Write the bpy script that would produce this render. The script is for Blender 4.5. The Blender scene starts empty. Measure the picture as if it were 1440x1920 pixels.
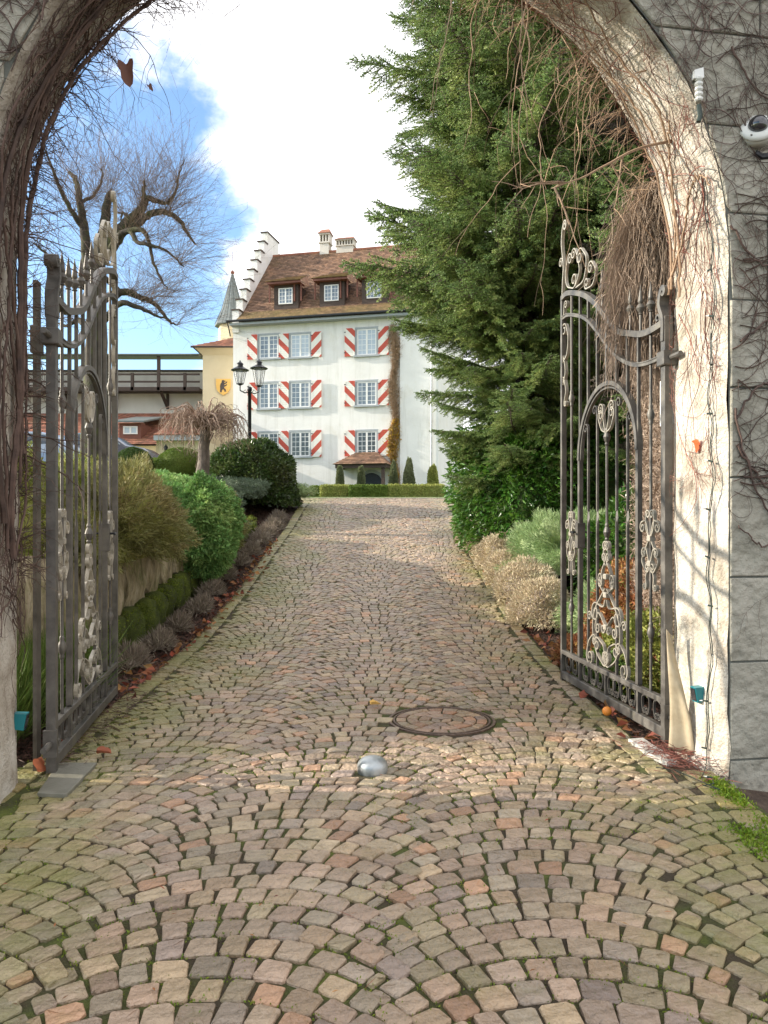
import bpy, math, random
import numpy as np
from mathutils import Vector, Matrix
rnd = random.Random(7)
rng = np.random.default_rng(11)
SC = bpy.context.scene
COL = SC.collection
PI = math.pi
R = math.radians
F, CX, HY, EYE = 1442.0, 720.0, 970.0, 1.55

# ------------------------------------------------------------------ camera, sky, sun, exposure
cam = bpy.data.objects.new('camera', bpy.data.cameras.new('camera'))
COL.objects.link(cam)
cam.location = (0, 0, EYE)
cam.rotation_euler = (R(90), 0, 0)
cam.data.sensor_fit = 'AUTO'
cam.data.sensor_width = 36
cam.data.lens = 36 * F / 1920.0
cam.data.shift_y = 10 / 1920.0
cam.data.clip_start = 0.05
cam.data.clip_end = 3000
SC.camera = cam

SUN_EL, SUN_AZ = R(21), R(174)        # azimuth measured from +X: the sun stands to the left (-X)
sun_dir = Vector((math.cos(SUN_AZ) * math.cos(SUN_EL), math.sin(SUN_AZ) * math.cos(SUN_EL), math.sin(SUN_EL)))
sl = bpy.data.lights.new('sun', 'SUN')
sl.energy = 5.0
sl.angle = R(0.55)
sl.color = (1.0, 0.90, 0.76)
so = bpy.data.objects.new('sun', sl)
COL.objects.link(so)
so.rotation_euler = sun_dir.to_track_quat('Z', 'Y').to_euler()

W = bpy.data.worlds.new('World')
SC.world = W
W.use_nodes = True
nt = W.node_tree
nt.nodes.clear()
N = nt.nodes.new
LK = nt.links.new
def wmath(op, a, b=None, c=None, clamp=False):
    n = N('ShaderNodeMath'); n.operation = op; n.use_clamp = clamp
    for i, v in enumerate((a, b, c)):
        if v is None: continue
        if isinstance(v, (int, float)): n.inputs[i].default_value = v
        else: LK(v, n.inputs[i])
    return n.outputs[0]
sky = N('ShaderNodeTexSky'); sky.sky_type = 'NISHITA'; sky.sun_disc = False
sky.sun_elevation = SUN_EL; sky.sun_rotation = R(276); sky.altitude = 400
sky.air_density = 1.0; sky.dust_density = 1.2; sky.ozone_density = 1.0
tc = N('ShaderNodeTexCoord')
sep = N('ShaderNodeSeparateXYZ'); LK(tc.outputs['Generated'], sep.inputs[0])
mp = N('ShaderNodeMapping'); mp.inputs['Scale'].default_value = (1, 1, 1.5)
mp.inputs['Location'].default_value = (0.3, 0.2, 0.35)
LK(tc.outputs['Generated'], mp.inputs[0])
n1 = N('ShaderNodeTexNoise'); n1.inputs['Scale'].default_value = 5.2; n1.inputs['Detail'].default_value = 9; n1.inputs['Roughness'].default_value = 0.56
LK(mp.outputs[0], n1.inputs['Vector'])
# more cloud to the right and high up, blue low on the left
g = wmath('MULTIPLY', wmath('ADD', sep.outputs[0], 0.205), 6.0)
g2 = wmath('MULTIPLY', wmath('SUBTRACT', sep.outputs[2], 0.455), 5.0)
mask = wmath('ADD', wmath('MULTIPLY', wmath('SUBTRACT', n1.outputs[0], 0.5), 1.9), wmath('MAXIMUM', g, g2))
mr = N('ShaderNodeMapRange'); mr.interpolation_type = 'SMOOTHSTEP'
mr.inputs['From Min'].default_value = -0.14; mr.inputs['From Max'].default_value = 0.2
LK(mask, mr.inputs['Value'])
n2 = N('ShaderNodeTexNoise'); n2.inputs['Scale'].default_value = 2.1; n2.inputs['Detail'].default_value = 5
LK(mp.outputs[0], n2.inputs['Vector'])
cr = N('ShaderNodeMapRange'); cr.inputs['From Min'].default_value = 0.3; cr.inputs['From Max'].default_value = 0.7
cr.inputs['To Min'].default_value = 4.9; cr.inputs['To Max'].default_value = 8.6
LK(n2.outputs[0], cr.inputs['Value'])
ccol = N('ShaderNodeCombineXYZ')
LK(cr.outputs[0], ccol.inputs[0]); LK(cr.outputs[0], ccol.inputs[1]); LK(wmath('MULTIPLY', cr.outputs[0], 1.03), ccol.inputs[2])
mix = N('ShaderNodeMix'); mix.data_type = 'RGBA'
LK(mr.outputs[0], mix.inputs[0]); tint = N('ShaderNodeMix'); tint.data_type = 'RGBA'; tint.blend_type = 'MULTIPLY'; tint.inputs[0].default_value = 1; tint.inputs[7].default_value = (1.0, 1.16, 1.28, 1); LK(sky.outputs[0], tint.inputs[6]); LK(tint.outputs[2], mix.inputs[6]); LK(ccol.outputs[0], mix.inputs[7])
bg = N('ShaderNodeBackground'); bg.inputs['Strength'].default_value = 0.15
LK(mix.outputs[2], bg.inputs[0])
wo = N('ShaderNodeOutputWorld'); LK(bg.outputs[0], wo.inputs[0])

SC.view_settings.view_transform = 'Standard'
SC.view_settings.look = 'None'
SC.view_settings.exposure = 0.76
SC.view_settings.gamma = 1
SC.view_settings.use_curve_mapping = False
SC.render.engine = 'CYCLES'
SC.cycles.max_bounces = 6
SC.cycles.transparent_max_bounces = 8

# ------------------------------------------------------------------ helpers
def P(px, py, d):
    return Vector(((px - CX) / F * d, d, EYE + (HY - py) / F * d))

def pmat(name, cols, scale=4.0, rough=0.7, bump=0.3, bscale=40.0, island=0.0, objrand=0.0, metallic=0.0, spec=0.5,
         transl=0.0, vec=(1, 1, 1), detail=6, hue=0.0, rough2=None, bdist=0.01, tone=False, coord='Object'):
    m = bpy.data.materials.new(name); m.use_nodes = True
    t = m.node_tree; nd = t.nodes; lk = t.links
    bs = nd['Principled BSDF']
    tcn = nd.new('ShaderNodeTexCoord'); mpn = nd.new('ShaderNodeMapping'); mpn.inputs['Scale'].default_value = vec
    lk.new(tcn.outputs[coord], mpn.inputs[0])
    no = nd.new('ShaderNodeTexNoise'); no.inputs['Scale'].default_value = scale; no.inputs['Detail'].default_value = detail
    no.inputs['Roughness'].default_value = 0.62
    lk.new(mpn.outputs[0], no.inputs['Vector'])
    rp = nd.new('ShaderNodeValToRGB')
    els = rp.color_ramp.elements
    while len(els) < len(cols): els.new(0.5)
    for i, c in enumerate(cols):
        els[i].position = 0.3 + 0.4 * i / max(1, len(cols) - 1)
        els[i].color = (*c, 1)
    lk.new(no.outputs[0], rp.inputs[0])
    out = rp.outputs[0]
    if tone:
        at = nd.new('ShaderNodeAttribute'); at.attribute_name = 'tone'
        mx = nd.new('ShaderNodeMix'); mx.data_type = 'RGBA'; mx.blend_type = 'MULTIPLY'; mx.inputs[0].default_value = 1
        lk.new(out, mx.inputs[6]); lk.new(at.outputs['Color'], mx.inputs[7]); out = mx.outputs[2]
    if island or objrand or hue:
        hs = nd.new('ShaderNodeHueSaturation')
        if objrand:
            src = nd.new('ShaderNodeObjectInfo').outputs['Random']
        else:
            src = nd.new('ShaderNodeNewGeometry').outputs['Random Per Island']
        a = nd.new('ShaderNodeMapRange'); s_ = island or objrand
        a.inputs['To Min'].default_value = 1 - s_; a.inputs['To Max'].default_value = 1 + s_
        lk.new(src, a.inputs['Value']); lk.new(a.outputs[0], hs.inputs['Value'])
        if hue:
            ml = nd.new('ShaderNodeMath'); ml.operation = 'MULTIPLY'; ml.inputs[1].default_value = 7.31
            fr = nd.new('ShaderNodeMath'); fr.operation = 'FRACT'
            b = nd.new('ShaderNodeMapRange'); b.inputs['To Min'].default_value = 0.5 - hue; b.inputs['To Max'].default_value = 0.5 + hue
            lk.new(src, ml.inputs[0]); lk.new(ml.outputs[0], fr.inputs[0]); lk.new(fr.outputs[0], b.inputs['Value']); lk.new(b.outputs[0], hs.inputs['Hue'])
        lk.new(out, hs.inputs['Color']); out = hs.outputs[0]
    lk.new(out, bs.inputs['Base Color'])
    bs.inputs['Roughness'].default_value = rough
    if rough2 is not None:
        b = nd.new('ShaderNodeMapRange'); b.inputs['From Min'].default_value = 0.35; b.inputs['From Max'].default_value = 0.65
        b.inputs['To Min'].default_value = rough; b.inputs['To Max'].default_value = rough2
        lk.new(no.outputs[0], b.inputs['Value']); lk.new(b.outputs[0], bs.inputs['Roughness'])
    bs.inputs['Metallic'].default_value = metallic
    bs.inputs['Specular IOR Level'].default_value = spec
    if bump:
        n3 = nd.new('ShaderNodeTexNoise'); n3.inputs['Scale'].default_value = bscale; n3.inputs['Detail'].default_value = 5
        lk.new(mpn.outputs[0], n3.inputs['Vector'])
        bp = nd.new('ShaderNodeBump'); bp.inputs['Strength'].default_value = bump; bp.inputs['Distance'].default_value = bdist
        lk.new(n3.outputs[0], bp.inputs['Height']); lk.new(bp.outputs[0], bs.inputs['Normal'])
    if transl:
        tr = nd.new('ShaderNodeBsdfTranslucent'); lk.new(out, tr.inputs[0])
        ms = nd.new('ShaderNodeMixShader'); ms.inputs[0].default_value = transl
        lk.new(bs.outputs[0], ms.inputs[1]); lk.new(tr.outputs[0], ms.inputs[2])
        lk.new(ms.outputs[0], nd['Material Output'].inputs[0])
    m['o'] = 1
    return m

def link(name, me, parent=None, mats=None, loc=None):
    o = bpy.data.objects.new(name, me)
    COL.objects.link(o)
    if parent is not None: o.parent = parent
    if loc is not None: o.location = loc
    if mats is not None and me is not None and len(me.materials) == 0:
        for m in (mats if isinstance(mats, (list, tuple)) else [mats]): me.materials.append(m)
    return o

def tag(o, label=None, cat=None, group=None, kind=None):
    if label: o['label'] = label
    if cat: o['category'] = cat
    if group: o['group'] = group
    if kind: o['kind'] = kind
    return o

def thing(name, label, cat, loc=(0, 0, 0), rz=0.0, group=None):
    o = bpy.data.objects.new(name, None); COL.objects.link(o)
    o.empty_display_size = 0.2
    o.location = loc; o.rotation_euler = (0, 0, rz)
    return tag(o, label, cat, group)

def npmesh(name, V, Fc, smooth=False, mat_idx=None):
    V = np.asarray(V, dtype=np.float32); Fc = np.asarray(Fc, dtype=np.int32)
    k = Fc.shape[1]
    me = bpy.data.meshes.new(name)
    me.vertices.add(len(V)); me.vertices.foreach_set('co', V.ravel())
    me.loops.add(Fc.size); me.loops.foreach_set('vertex_index', Fc.ravel())
    me.polygons.add(len(Fc)); me.polygons.foreach_set('loop_start', np.arange(0, Fc.size, k, dtype=np.int32))
    me.polygons.foreach_set('use_smooth', np.full(len(Fc), smooth, dtype=bool))
    if mat_idx is not None: me.polygons.foreach_set('material_index', np.asarray(mat_idx, dtype=np.int32))
    me.update(calc_edges=True)
    return me

class MB:
    def __init__(s): s.v = []; s.f = []; s.m = []
    def add(s, vs, fs, mi=0):
        b = len(s.v); s.v.extend([tuple(x) for x in vs]); s.f.extend([tuple(i + b for i in f) for f in fs]); s.m.extend([mi] * len(fs))
    def box(s, x0, x1, y0, y1, z0, z1, mi=0, bev=0.0):
        if bev <= 0:
            s.add([(x0, y0, z0), (x1, y0, z0), (x1, y1, z0), (x0, y1, z0), (x0, y0, z1), (x1, y0, z1), (x1, y1, z1), (x0, y1, z1)],
                  [(0, 3, 2, 1), (4, 5, 6, 7), (0, 1, 5, 4), (1, 2, 6, 5), (2, 3, 7, 6), (3, 0, 4, 7)], mi)
        else:
            b = bev
            def ring(i, z): return [(x0 + i, y0 + i, z), (x1 - i, y0 + i, z), (x1 - i, y1 - i, z), (x0 + i, y1 - i, z)]
            vs = ring(b, z0) + ring(0, z0 + b) + ring(0, z1 - b) + ring(b, z1)
            fs = [(3, 2, 1, 0), (12, 13, 14, 15)]
            for r_ in range(3):
                for i in range(4):
                    j = (i + 1) % 4; fs.append((r_ * 4 + i, r_ * 4 + j, r_ * 4 + 4 + j, r_ * 4 + 4 + i))
            s.add(vs, fs, mi)
    def hexa(s, lo, hi, mi=0):
        s.add(list(lo) + list(hi), [(0, 3, 2, 1), (4, 5, 6, 7), (0, 1, 5, 4), (1, 2, 6, 5), (2, 3, 7, 6), (3, 0, 4, 7)], mi)
    def bar(s, a, b, w, h=None, mi=0):
        a = Vector(a); b = Vector(b); h = h or w
        d = (b - a).normalized()
        up = Vector((0, 0, 1)) if abs(d.z) < 0.95 else Vector((0, 1, 0))
        x = d.cross(up).normalized() * w / 2; y = x.normalized().cross(d).normalized() * h / 2
        lo = [a - x - y, a + x - y, a + x + y, a - x + y]; hi = [b - x - y, b + x - y, b + x + y, b - x + y]
        s.hexa(lo, hi, mi)
    def tube(s, pts, rad, sides=6, mi=0, cap=True):
        pts = [Vector(p) for p in pts]; n = len(pts)
        rad = [rad] * n if isinstance(rad, (int, float)) else rad
        vs = []; fs = []; prev = None
        for i, p in enumerate(pts):
            d = (pts[min(i + 1, n - 1)] - pts[max(i - 1, 0)])
            d = d.normalized() if d.length > 1e-9 else Vector((0, 0, 1))
            if prev is None:
                x = d.cross(Vector((0.31, 0.2, 0.93)))
                if x.length < 1e-3: x = d.cross(Vector((1, 0, 0)))
            else:
                x = prev - d * prev.dot(d)
                if x.length < 1e-6: x = d.cross(Vector((0, 1, 0)))
            x.normalize(); prev = x; y = d.cross(x)
            for k in range(sides):
                a = 2 * PI * k / sides
                vs.append(p + (x * math.cos(a) + y * math.sin(a)) * rad[i])
        for i in range(n - 1):
            for k in range(sides):
                j = (k + 1) % sides
                fs.append((i * sides + k, i * sides + j, (i + 1) * sides + j, (i + 1) * sides + k))
        if cap:
            fs.append(tuple(range(sides - 1, -1, -1))); fs.append(tuple((n - 1) * sides + k for k in range(sides)))
        s.add(vs, fs, mi)
    def lathe(s, prof, c=(0, 0, 0), sides=12, mi=0):
        vs = []; fs = []
        for (r, z) in prof:
            for k in range(sides):
                a = 2 * PI * k / sides; vs.append((c[0] + r * math.cos(a), c[1] + r * math.sin(a), c[2] + z))
        for i in range(len(prof) - 1):
            for k in range(sides):
                j = (k + 1) % sides; fs.append((i * sides + k, i * sides + j, (i + 1) * sides + j, (i + 1) * sides + k))
        fs.append(tuple(range(sides - 1, -1, -1))); fs.append(tuple((len(prof) - 1) * sides + k for k in range(sides)))
        s.add(vs, fs, mi)
    def ribbon(s, pts, width, thick, mi=0, groove=False):
        """flat iron swept in the local XZ plane; pts are (x, z)"""
        n = len(pts); vs = []; fs = []
        for i in range(n):
            a = pts[max(i - 1, 0)]; b = pts[min(i + 1, n - 1)]
            tx, tz = b[0] - a[0], b[1] - a[1]; l = math.hypot(tx, tz) or 1; nx, nz = -tz / l, tx / l
            x, z = pts[i]; h = thick / 2; w = width / 2
            for (o, yy) in ((-h, -w), (h, -w), (h, w), (-h, w)): vs.append((x + nx * o, yy, z + nz * o))
        for i in range(n - 1):
            for k in range(4):
                j = (k + 1) % 4; fs.append((i * 4 + k, i * 4 + j, i * 4 + 4 + j, i * 4 + 4 + k))
        fs.append((3, 2, 1, 0)); fs.append(tuple(n * 4 - 4 + k for k in range(4)))
        s.add(vs, fs, mi)
    def mesh(s, name, smooth=False):
        me = bpy.data.meshes.new(name); me.from_pydata(s.v, [], s.f)
        if any(s.m): me.polygons.foreach_set('material_index', s.m)
        if smooth: me.polygons.foreach_set('use_smooth', [True] * len(s.f))
        me.update(); return me
    def build(s, name, mats, parent=None, smooth=False, loc=None):
        return link(name, s.mesh(name, smooth), parent, mats, loc)

def shade_auto(o, ang=35):
    me = o.data
    me.polygons.foreach_set('use_smooth', [True] * len(me.polygons))
    try:
        me.set_sharp_from_angle(angle=R(ang))
    except Exception:
        pass
    return o

def catmull(pts, k=8):
    pts = [np.array(p, float) for p in pts]
    out = []
    q = [2 * pts[0] - pts[1]] + pts + [2 * pts[-1] - pts[-2]]
    for i in range(1, len(q) - 2):
        for j in range(k):
            t = j / k
            out.append(0.5 * ((2 * q[i]) + (-q[i - 1] + q[i + 1]) * t + (2 * q[i - 1] - 5 * q[i] + 4 * q[i + 1] - q[i + 2]) * t * t + (-q[i - 1] + 3 * q[i] - 3 * q[i + 1] + q[i + 2]) * t ** 3))
    out.append(pts[-1]); return out

def curl(p, d, r, side, turns=1.25, n=22, shrink=0.28):
    p = np.array(p, float); d = np.array(d, float); d /= np.linalg.norm(d)
    perp = np.array([-d[1], d[0]]) * side
    c = p + perp * r; a0 = math.atan2(-perp[1], -perp[0]); out = []
    for i in range(1, n + 1):
        t = i / n; rr = r * (1 - (1 - shrink) * t); a = a0 + side * turns * 2 * PI * t
        out.append(c + rr * np.array([math.cos(a), math.sin(a)]))
    return out

def scroll(mid, rs=None, ss=1, re=None, se=1, ts=1.25, te=1.25, k=7):
    m = catmull(mid, k)
    if rs: m = curl(m[0], m[0] - m[1], rs, ss, ts)[::-1] + m
    if re: m = m + curl(m[-1], m[-1] - m[-2], re, se, te)
    return [(float(a), float(b)) for a, b in m]

def unit(a): return a / (np.linalg.norm(a, axis=1, keepdims=True) + 1e-9)

def leaf_mesh(name, C, D, Nn, L, Wd, fold=0.25):
    """one folded two-triangle leaf at every centre C, pointing along D, facing Nn"""
    D = unit(D); S = unit(np.cross(D, Nn)); Nn = np.cross(S, D)
    L = np.broadcast_to(np.asarray(L, float), (len(C),))[:, None]; Wd = np.broadcast_to(np.asarray(Wd, float), (len(C),))[:, None]
    b = C; t = C + D * L; ml = C + D * L * 0.45 + S * Wd / 2 + Nn * Wd * fold; mr_ = C + D * L * 0.45 - S * Wd / 2 + Nn * Wd * fold
    V = np.stack([b, mr_, t, ml], 1).reshape(-1, 3)
    i = np.arange(len(C))[:, None] * 4
    Fc = np.concatenate([i + np.array([[0, 1, 2]]), i + np.array([[0, 2, 3]])], 1).reshape(-1, 3)
    return npmesh(name, V, Fc)

def blade_arr(C, D, L, Wd, bend=0.0):
    """thin two-triangle blades"""
    D = unit(D); S = unit(np.cross(D, rng.normal(size=D.shape)))
    L = np.broadcast_to(np.asarray(L, float), (len(C),))[:, None]; Wd = np.broadcast_to(np.asarray(Wd, float), (len(C),))[:, None]
    m = C + D * L * 0.5
    V = np.stack([C, m + S * Wd / 2, C + D * L, m - S * Wd / 2], 1).reshape(-1, 3)
    i = np.arange(len(C))[:, None] * 4
    Fc = np.concatenate([i + np.array([[0, 1, 2]]), i + np.array([[0, 2, 3]])], 1).reshape(-1, 3)
    return V, Fc

def lump(dirs, seed, amp=0.15, f=2.2):
    """smooth bumpy radius for directions"""
    r = np.random.default_rng(seed); out = np.ones(len(dirs))
    for k in range(9):
        w = r.normal(size=3) * f * (1 + k * 0.35); out += amp / (1 + k * 0.25) * np.sin(dirs @ w + r.uniform(0, 6.28)) * 0.6
    return out

def shell_points(n, rad, seed, amp=0.15, inner=0.75, flat=-0.3, f=2.2, box=False):
    r = np.random.default_rng(seed)
    d = unit(r.normal(size=(n * 2, 3))); d = d[d[:, 2] > flat][:n]
    if box:
        d2 = np.sign(d) * np.abs(d) ** 0.45; d2 = d2 / np.max(np.abs(d2), axis=1, keepdims=True) * 1.0
        base = d2 * (0.6 + 0.4)
        pts = base * lump(d, seed, amp, f)[:, None]
    else:
        pts = d * lump(d, seed, amp, f)[:, None]
    k = r.uniform(inner, 1.0, size=len(d)) ** 0.6
    rad = np.array(rad)
    nrm = unit(d / rad)
    return pts * k[:, None] * rad, nrm, k

def core(name, rad, seed, amp, mat, parent, scale=0.86, flat=-0.35, f=2.2, box=False):
    n, m = 28, 16; V = []
    for j in range(m + 1):
        ph = PI * j / m
        for i in range(n):
            a = 2 * PI * i / n; V.append((math.sin(ph) * math.cos(a), math.sin(ph) * math.sin(a), math.cos(ph)))
    V = np.array(V); L_ = lump(V, seed, amp, f)[:, None]
    if box:
        d2 = np.sign(V) * np.abs(V) ** 0.45; d2 = d2 / np.max(np.abs(d2), axis=1, keepdims=True)
        V = d2 * L_ * scale * np.array(rad)
    else:
        V = V * L_ * scale * np.array(rad)
    V[:, 2] = np.maximum(V[:, 2], flat * rad[2])
    Fc = [(j * n + i, (j + 1) * n + i, (j + 1) * n + (i + 1) % n, j * n + (i + 1) % n) for j in range(m) for i in range(n)]
    return link(name, npmesh(name, V, Fc, True), parent, mat)

# ------------------------------------------------------------------ terrain
SY = [(-60, -0.35), (0, -0.05), (3, 0), (6.5, 0), (9.1, .10), (12, .47), (14.6, .88), (17.3, 1.27), (20, 1.80), (21.5, 2.0), (23, 2.12), (26, 2.22), (38, 2.62), (45, 2.85), (60, 3.2), (120, 3.6), (900, 8)]
def s_(y):
    y = np.asarray(y, float)
    return np.interp(y, [a for a, b in SY], [b for a, b in SY])
def sprof(y):
    return (s_(np.asarray(y) - .5) + s_(y) * 2 + s_(np.asarray(y) + .5)) / 4
def smooth(a, b, t):
    t = np.clip((np.asarray(t, float) - a) / (b - a), 0, 1); return t * t * (3 - 2 * t)
def gz(x, y):
    x = np.asarray(x, float); y = np.asarray(y, float)
    s = sprof(y)
    # left bank behind the sandstone wall
    bank = 1.12 + 1.35 * smooth(7, 19, y + 0.0) * smooth(-3.0, -6.2, x) + 0.85 * smooth(22, 30, y) * smooth(-4, -9, x)
    bank = np.maximum(bank, s + 0.1 + 0.55 * smooth(-2.9, -4.6, x))
    kL = smooth(-3.02, -3.16, x) * smooth(4.9, 5.3, y) * (1 - smooth(24, 34, y) * smooth(-7.5, -4.5, x)) * 1.0
    slope_l = smooth(-2.35, -4.2, x) * smooth(13, 16.5, y) * (1 - smooth(24, 30, y))
    z = s + (bank - s) * np.maximum(kL * (1 - smooth(14, 17, y)), 0)
    z = np.where(y > 14, np.maximum(z, s + (bank - s) * np.maximum(slope_l, smooth(-5, -8, x) * smooth(13, 16, y))), z)
    # right bed
    z = z + 0.35 * smooth(2.2, 4.5, x) * smooth(5.2, 8, y) * (1 - smooth(25, 33, y))
    z = z - 0.10 * smooth(1.95, 2.3, x) * (1 - smooth(4.6, 4.9, y))
    return z - 0.05

M = {}
M['soil'] = pmat('soil', [(.03, .02, .014), (.075, .05, .035), (.12, .085, .06)], 9, .95, .8, 60, bdist=.03)
M['lawn'] = pmat('lawn', [(.05, .09, .02), (.09, .14, .03), (.13, .18, .05)], 3, .9, .6, 80, bdist=.03)
xs = np.concatenate([[-700, -400, -200, -100, -60, -40], np.arange(-30, -8, 1.0), np.arange(-8, -3.4, .4), np.arange(-3.4, -1.6, .1), np.arange(-1.6, 2, .3), np.arange(2, 8, .4), np.arange(8, 30, 2.0), [40, 60, 100, 200, 400, 700]])
ys = np.concatenate([[-60, -30, -12], np.arange(-5, 4.6, .6), np.arange(4.6, 24, .25), np.arange(24, 60, 1.0), [70, 90, 120, 200, 400, 900]])
X, Y = np.meshgrid(xs, ys)
Z = gz(X, Y)
V = np.stack([X, Y, Z], -1).reshape(-1, 3)
nx = len(xs); ii = np.arange(len(ys) - 1)[:, None] * nx + np.arange(nx - 1)[None]
Fc = np.stack([ii, ii + 1, ii + nx + 1, ii + nx], -1).reshape(-1, 4)
cy = Y[:-1, :-1].ravel() ; cx = X[:-1, :-1].ravel()
mi = ((cy > 24) | (cx < -7) | (cx > 12)).astype(int)
g_ = link('ground', npmesh('ground', V, Fc, True, mi), None, [M['soil'], M['lawn']]); tag(g_, kind='structure')

# ------------------------------------------------------------------ paving
AXN = Vector((-0.1612, 0.9869, 0)); AXT = Vector((0.9869, 0.1612, 0))     # gateway axis and wall direction
ORG = Vector((0, 4.285, 0))
def uv(u, v, z): return ORG + AXT * u + AXN * v + Vector((0, 0, z))

M['stone'] = pmat('sett_stone', [(.72, .70, .66), (.92, .90, .87), (1.1, 1.08, 1.05)], 14, .26, 1.0, 38, tone=True, rough2=.6, bdist=.02, detail=9, spec=.75)
# mossy film over part of the setts, by place
def moss_over(m, lo, hi, amount, col=(.11, .12, .025)):
    t = m.node_tree; nd = t.nodes; lk = t.links; bs = nd['Principled BSDF']
    src = bs.inputs['Base Color'].links[0].from_socket
    g = nd.new('ShaderNodeNewGeometry'); n = nd.new('ShaderNodeTexNoise'); n.inputs['Scale'].default_value = 1.1; n.inputs['Detail'].default_value = 8; n.inputs['Roughness'].default_value = .7
    lk.new(g.outputs['Position'], n.inputs['Vector'])
    sp = nd.new('ShaderNodeSeparateXYZ'); lk.new(g.outputs['Position'], sp.inputs[0])
    ab = nd.new('ShaderNodeMath'); ab.operation = 'ABSOLUTE'; lk.new(sp.outputs[0], ab.inputs[0])
    mm = nd.new('ShaderNodeMapRange'); mm.inputs['From Min'].default_value = .8; mm.inputs['From Max'].default_value = 2.2; mm.inputs['To Max'].default_value = .30
    lk.new(ab.outputs[0], mm.inputs['Value'])
    ad = nd.new('ShaderNodeMath'); ad.operation = 'ADD'; lk.new(n.outputs[0], ad.inputs[0]); lk.new(mm.outputs[0], ad.inputs[1])
    r = nd.new('ShaderNodeMapRange'); r.inputs['From Min'].default_value = lo; r.inputs['From Max'].default_value = hi; r.inputs['To Max'].default_value = amount
    lk.new(ad.outputs[0], r.inputs['Value'])
    mx = nd.new('ShaderNodeMix'); mx.data_type = 'RGBA'; mx.inputs[7].default_value = (*col, 1)
    lk.new(r.outputs[0], mx.inputs[0]); lk.new(src, mx.inputs[6]); lk.new(mx.outputs[2], bs.inputs['Base Color'])
moss_over(M['stone'], .55, .78, .68, (.17, .18, .03))
M['joint'] = pmat('mossy_joint', [(.032, .022, .012), (.055, .04, .02), (.06, .068, .014), (.13, .16, .02)], 2.6, .95, 1.0, 90, bdist=.02, detail=10)

XL, XR = -2.2, 1.74
def xr_(y): return XR + 0.16 * float(smooth(14, 22, y)) + 1.5 * float(smooth(21.5, 25.5, y))
def xl_(y): return XL - 1.2 * float(smooth(21.5, 25.5, y))
TONES = [tuple(v * .92 * m_ for v, m_ in zip(c_, (1.13, 1.0, .85))) for c_ in [(.335, .285, .235), (.35, .29, .24), (.30, .27, .225), (.36, .29, .22), (.37, .31, .23), (.315, .265, .235), (.345, .27, .22), (.40, .27, .195), (.32, .295, .25), (.29, .26, .235), (.285, .245, .235), (.345, .305, .235), (.32, .29, .215), (.33, .28, .23), (.34, .275, .235)]]
def wall_front_y(x): return 4.285 + 0.1637 * x if abs(x) > 2.0 else 99
MAN = (0.44, 5.88, 0.415); DOME = (-0.07, 4.70, 0.10)
stones = []      # (4 corners world xy)
def try_stone(c, yfar=24.5):
    cxm = sum(p[0] for p in c) / 4; cym = sum(p[1] for p in c) / 4
    if math.hypot(cxm - MAN[0], cym - MAN[1]) < MAN[2] + .02: return
    if math.hypot(cxm - DOME[0], cym - DOME[1]) < DOME[2] + .0: return
    stones.append([tuple(p) for p in c])
def field(W_, x0, y0, y1, pitch, nst, th, inside, row0):
    Rr = W_ / (2 * math.sin(th)); k = 0
    yb = y0 - 0.4; ek = {}
    while yb < y1:
        for cidx in range(-4, 5):
            xc = x0 + cidx * W_
            e_ = (.11 if k % 2 else -.11) + rnd.uniform(-.04, .04); ea = ek.get((k, cidx - 1), e_); ek[(k, cidx)] = e_
            tl, tr = th * (.965 - ea), th * (.965 + e_)
            cuts = [-tl]
            cuts.append(-tl + 2 * th / nst * ((.55 if (k + cidx) % 2 else 1.0) + rnd.uniform(-.1, .1)))
            while cuts[-1] < tr - 2 * th / nst * 1.45: cuts.append(cuts[-1] + 2 * th / nst * rnd.uniform(.8, 1.2))
            cuts.append(tr)
            for i in range(len(cuts) - 1):
                a0, a1 = cuts[i], cuts[i + 1]
                def pt(a, h):
                    x = xc + Rr * math.sin(a); y = yb + Rr * math.cos(a) - Rr * math.cos(th)
                    q_ = h * math.cos(a); x += q_ * math.sin(a); y += q_ * math.cos(a)
                    return (x - .46 * float(smooth(6.0, 2.6, y)), y)
                c = [pt(a0, 0), pt(a1, 0), pt(a1, pitch), pt(a0, pitch)]
                xm = sum(p[0] for p in c) / 4; ym = sum(p[1] for p in c) / 4
                if (a1 - a0) * Rr < .045: continue
                if inside(xm, ym): try_stone(c)
        yb += pitch * rnd.uniform(.97, 1.03); k += 1
def arc_off(x, W_, x0, th):
    Rr = W_ / (2 * math.sin(th)); xx = (x - x0 + W_ / 2) % W_ - W_ / 2
    return math.sqrt(max(Rr * Rr - xx * xx, 0)) - Rr * math.cos(th)
TH = R(46)
WA, XA = 1.19, -0.11
WB, XB = 1.06, -0.50
def ins_a(x, y):
    if y < 4.55 + arc_off(x, WA, XA, TH) * .0: return False
    if y > 24.2: return False
    return xl_(y) + .17 < x < xr_(y) - .17
def ins_ab(x, y): return ins_a(x, y) if y >= 4.55 else ins_b(x, y)
def ins_b(x, y):
    if y >= 4.55: return False
    if y < 1.7 or x < -2.9 or x > 1.78: return False
    if x < -2.0 and y > 3.75: return False
    return True
field(WA, XA, 1.4, 24.2, .124, 12, TH, ins_ab, 0)
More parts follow.
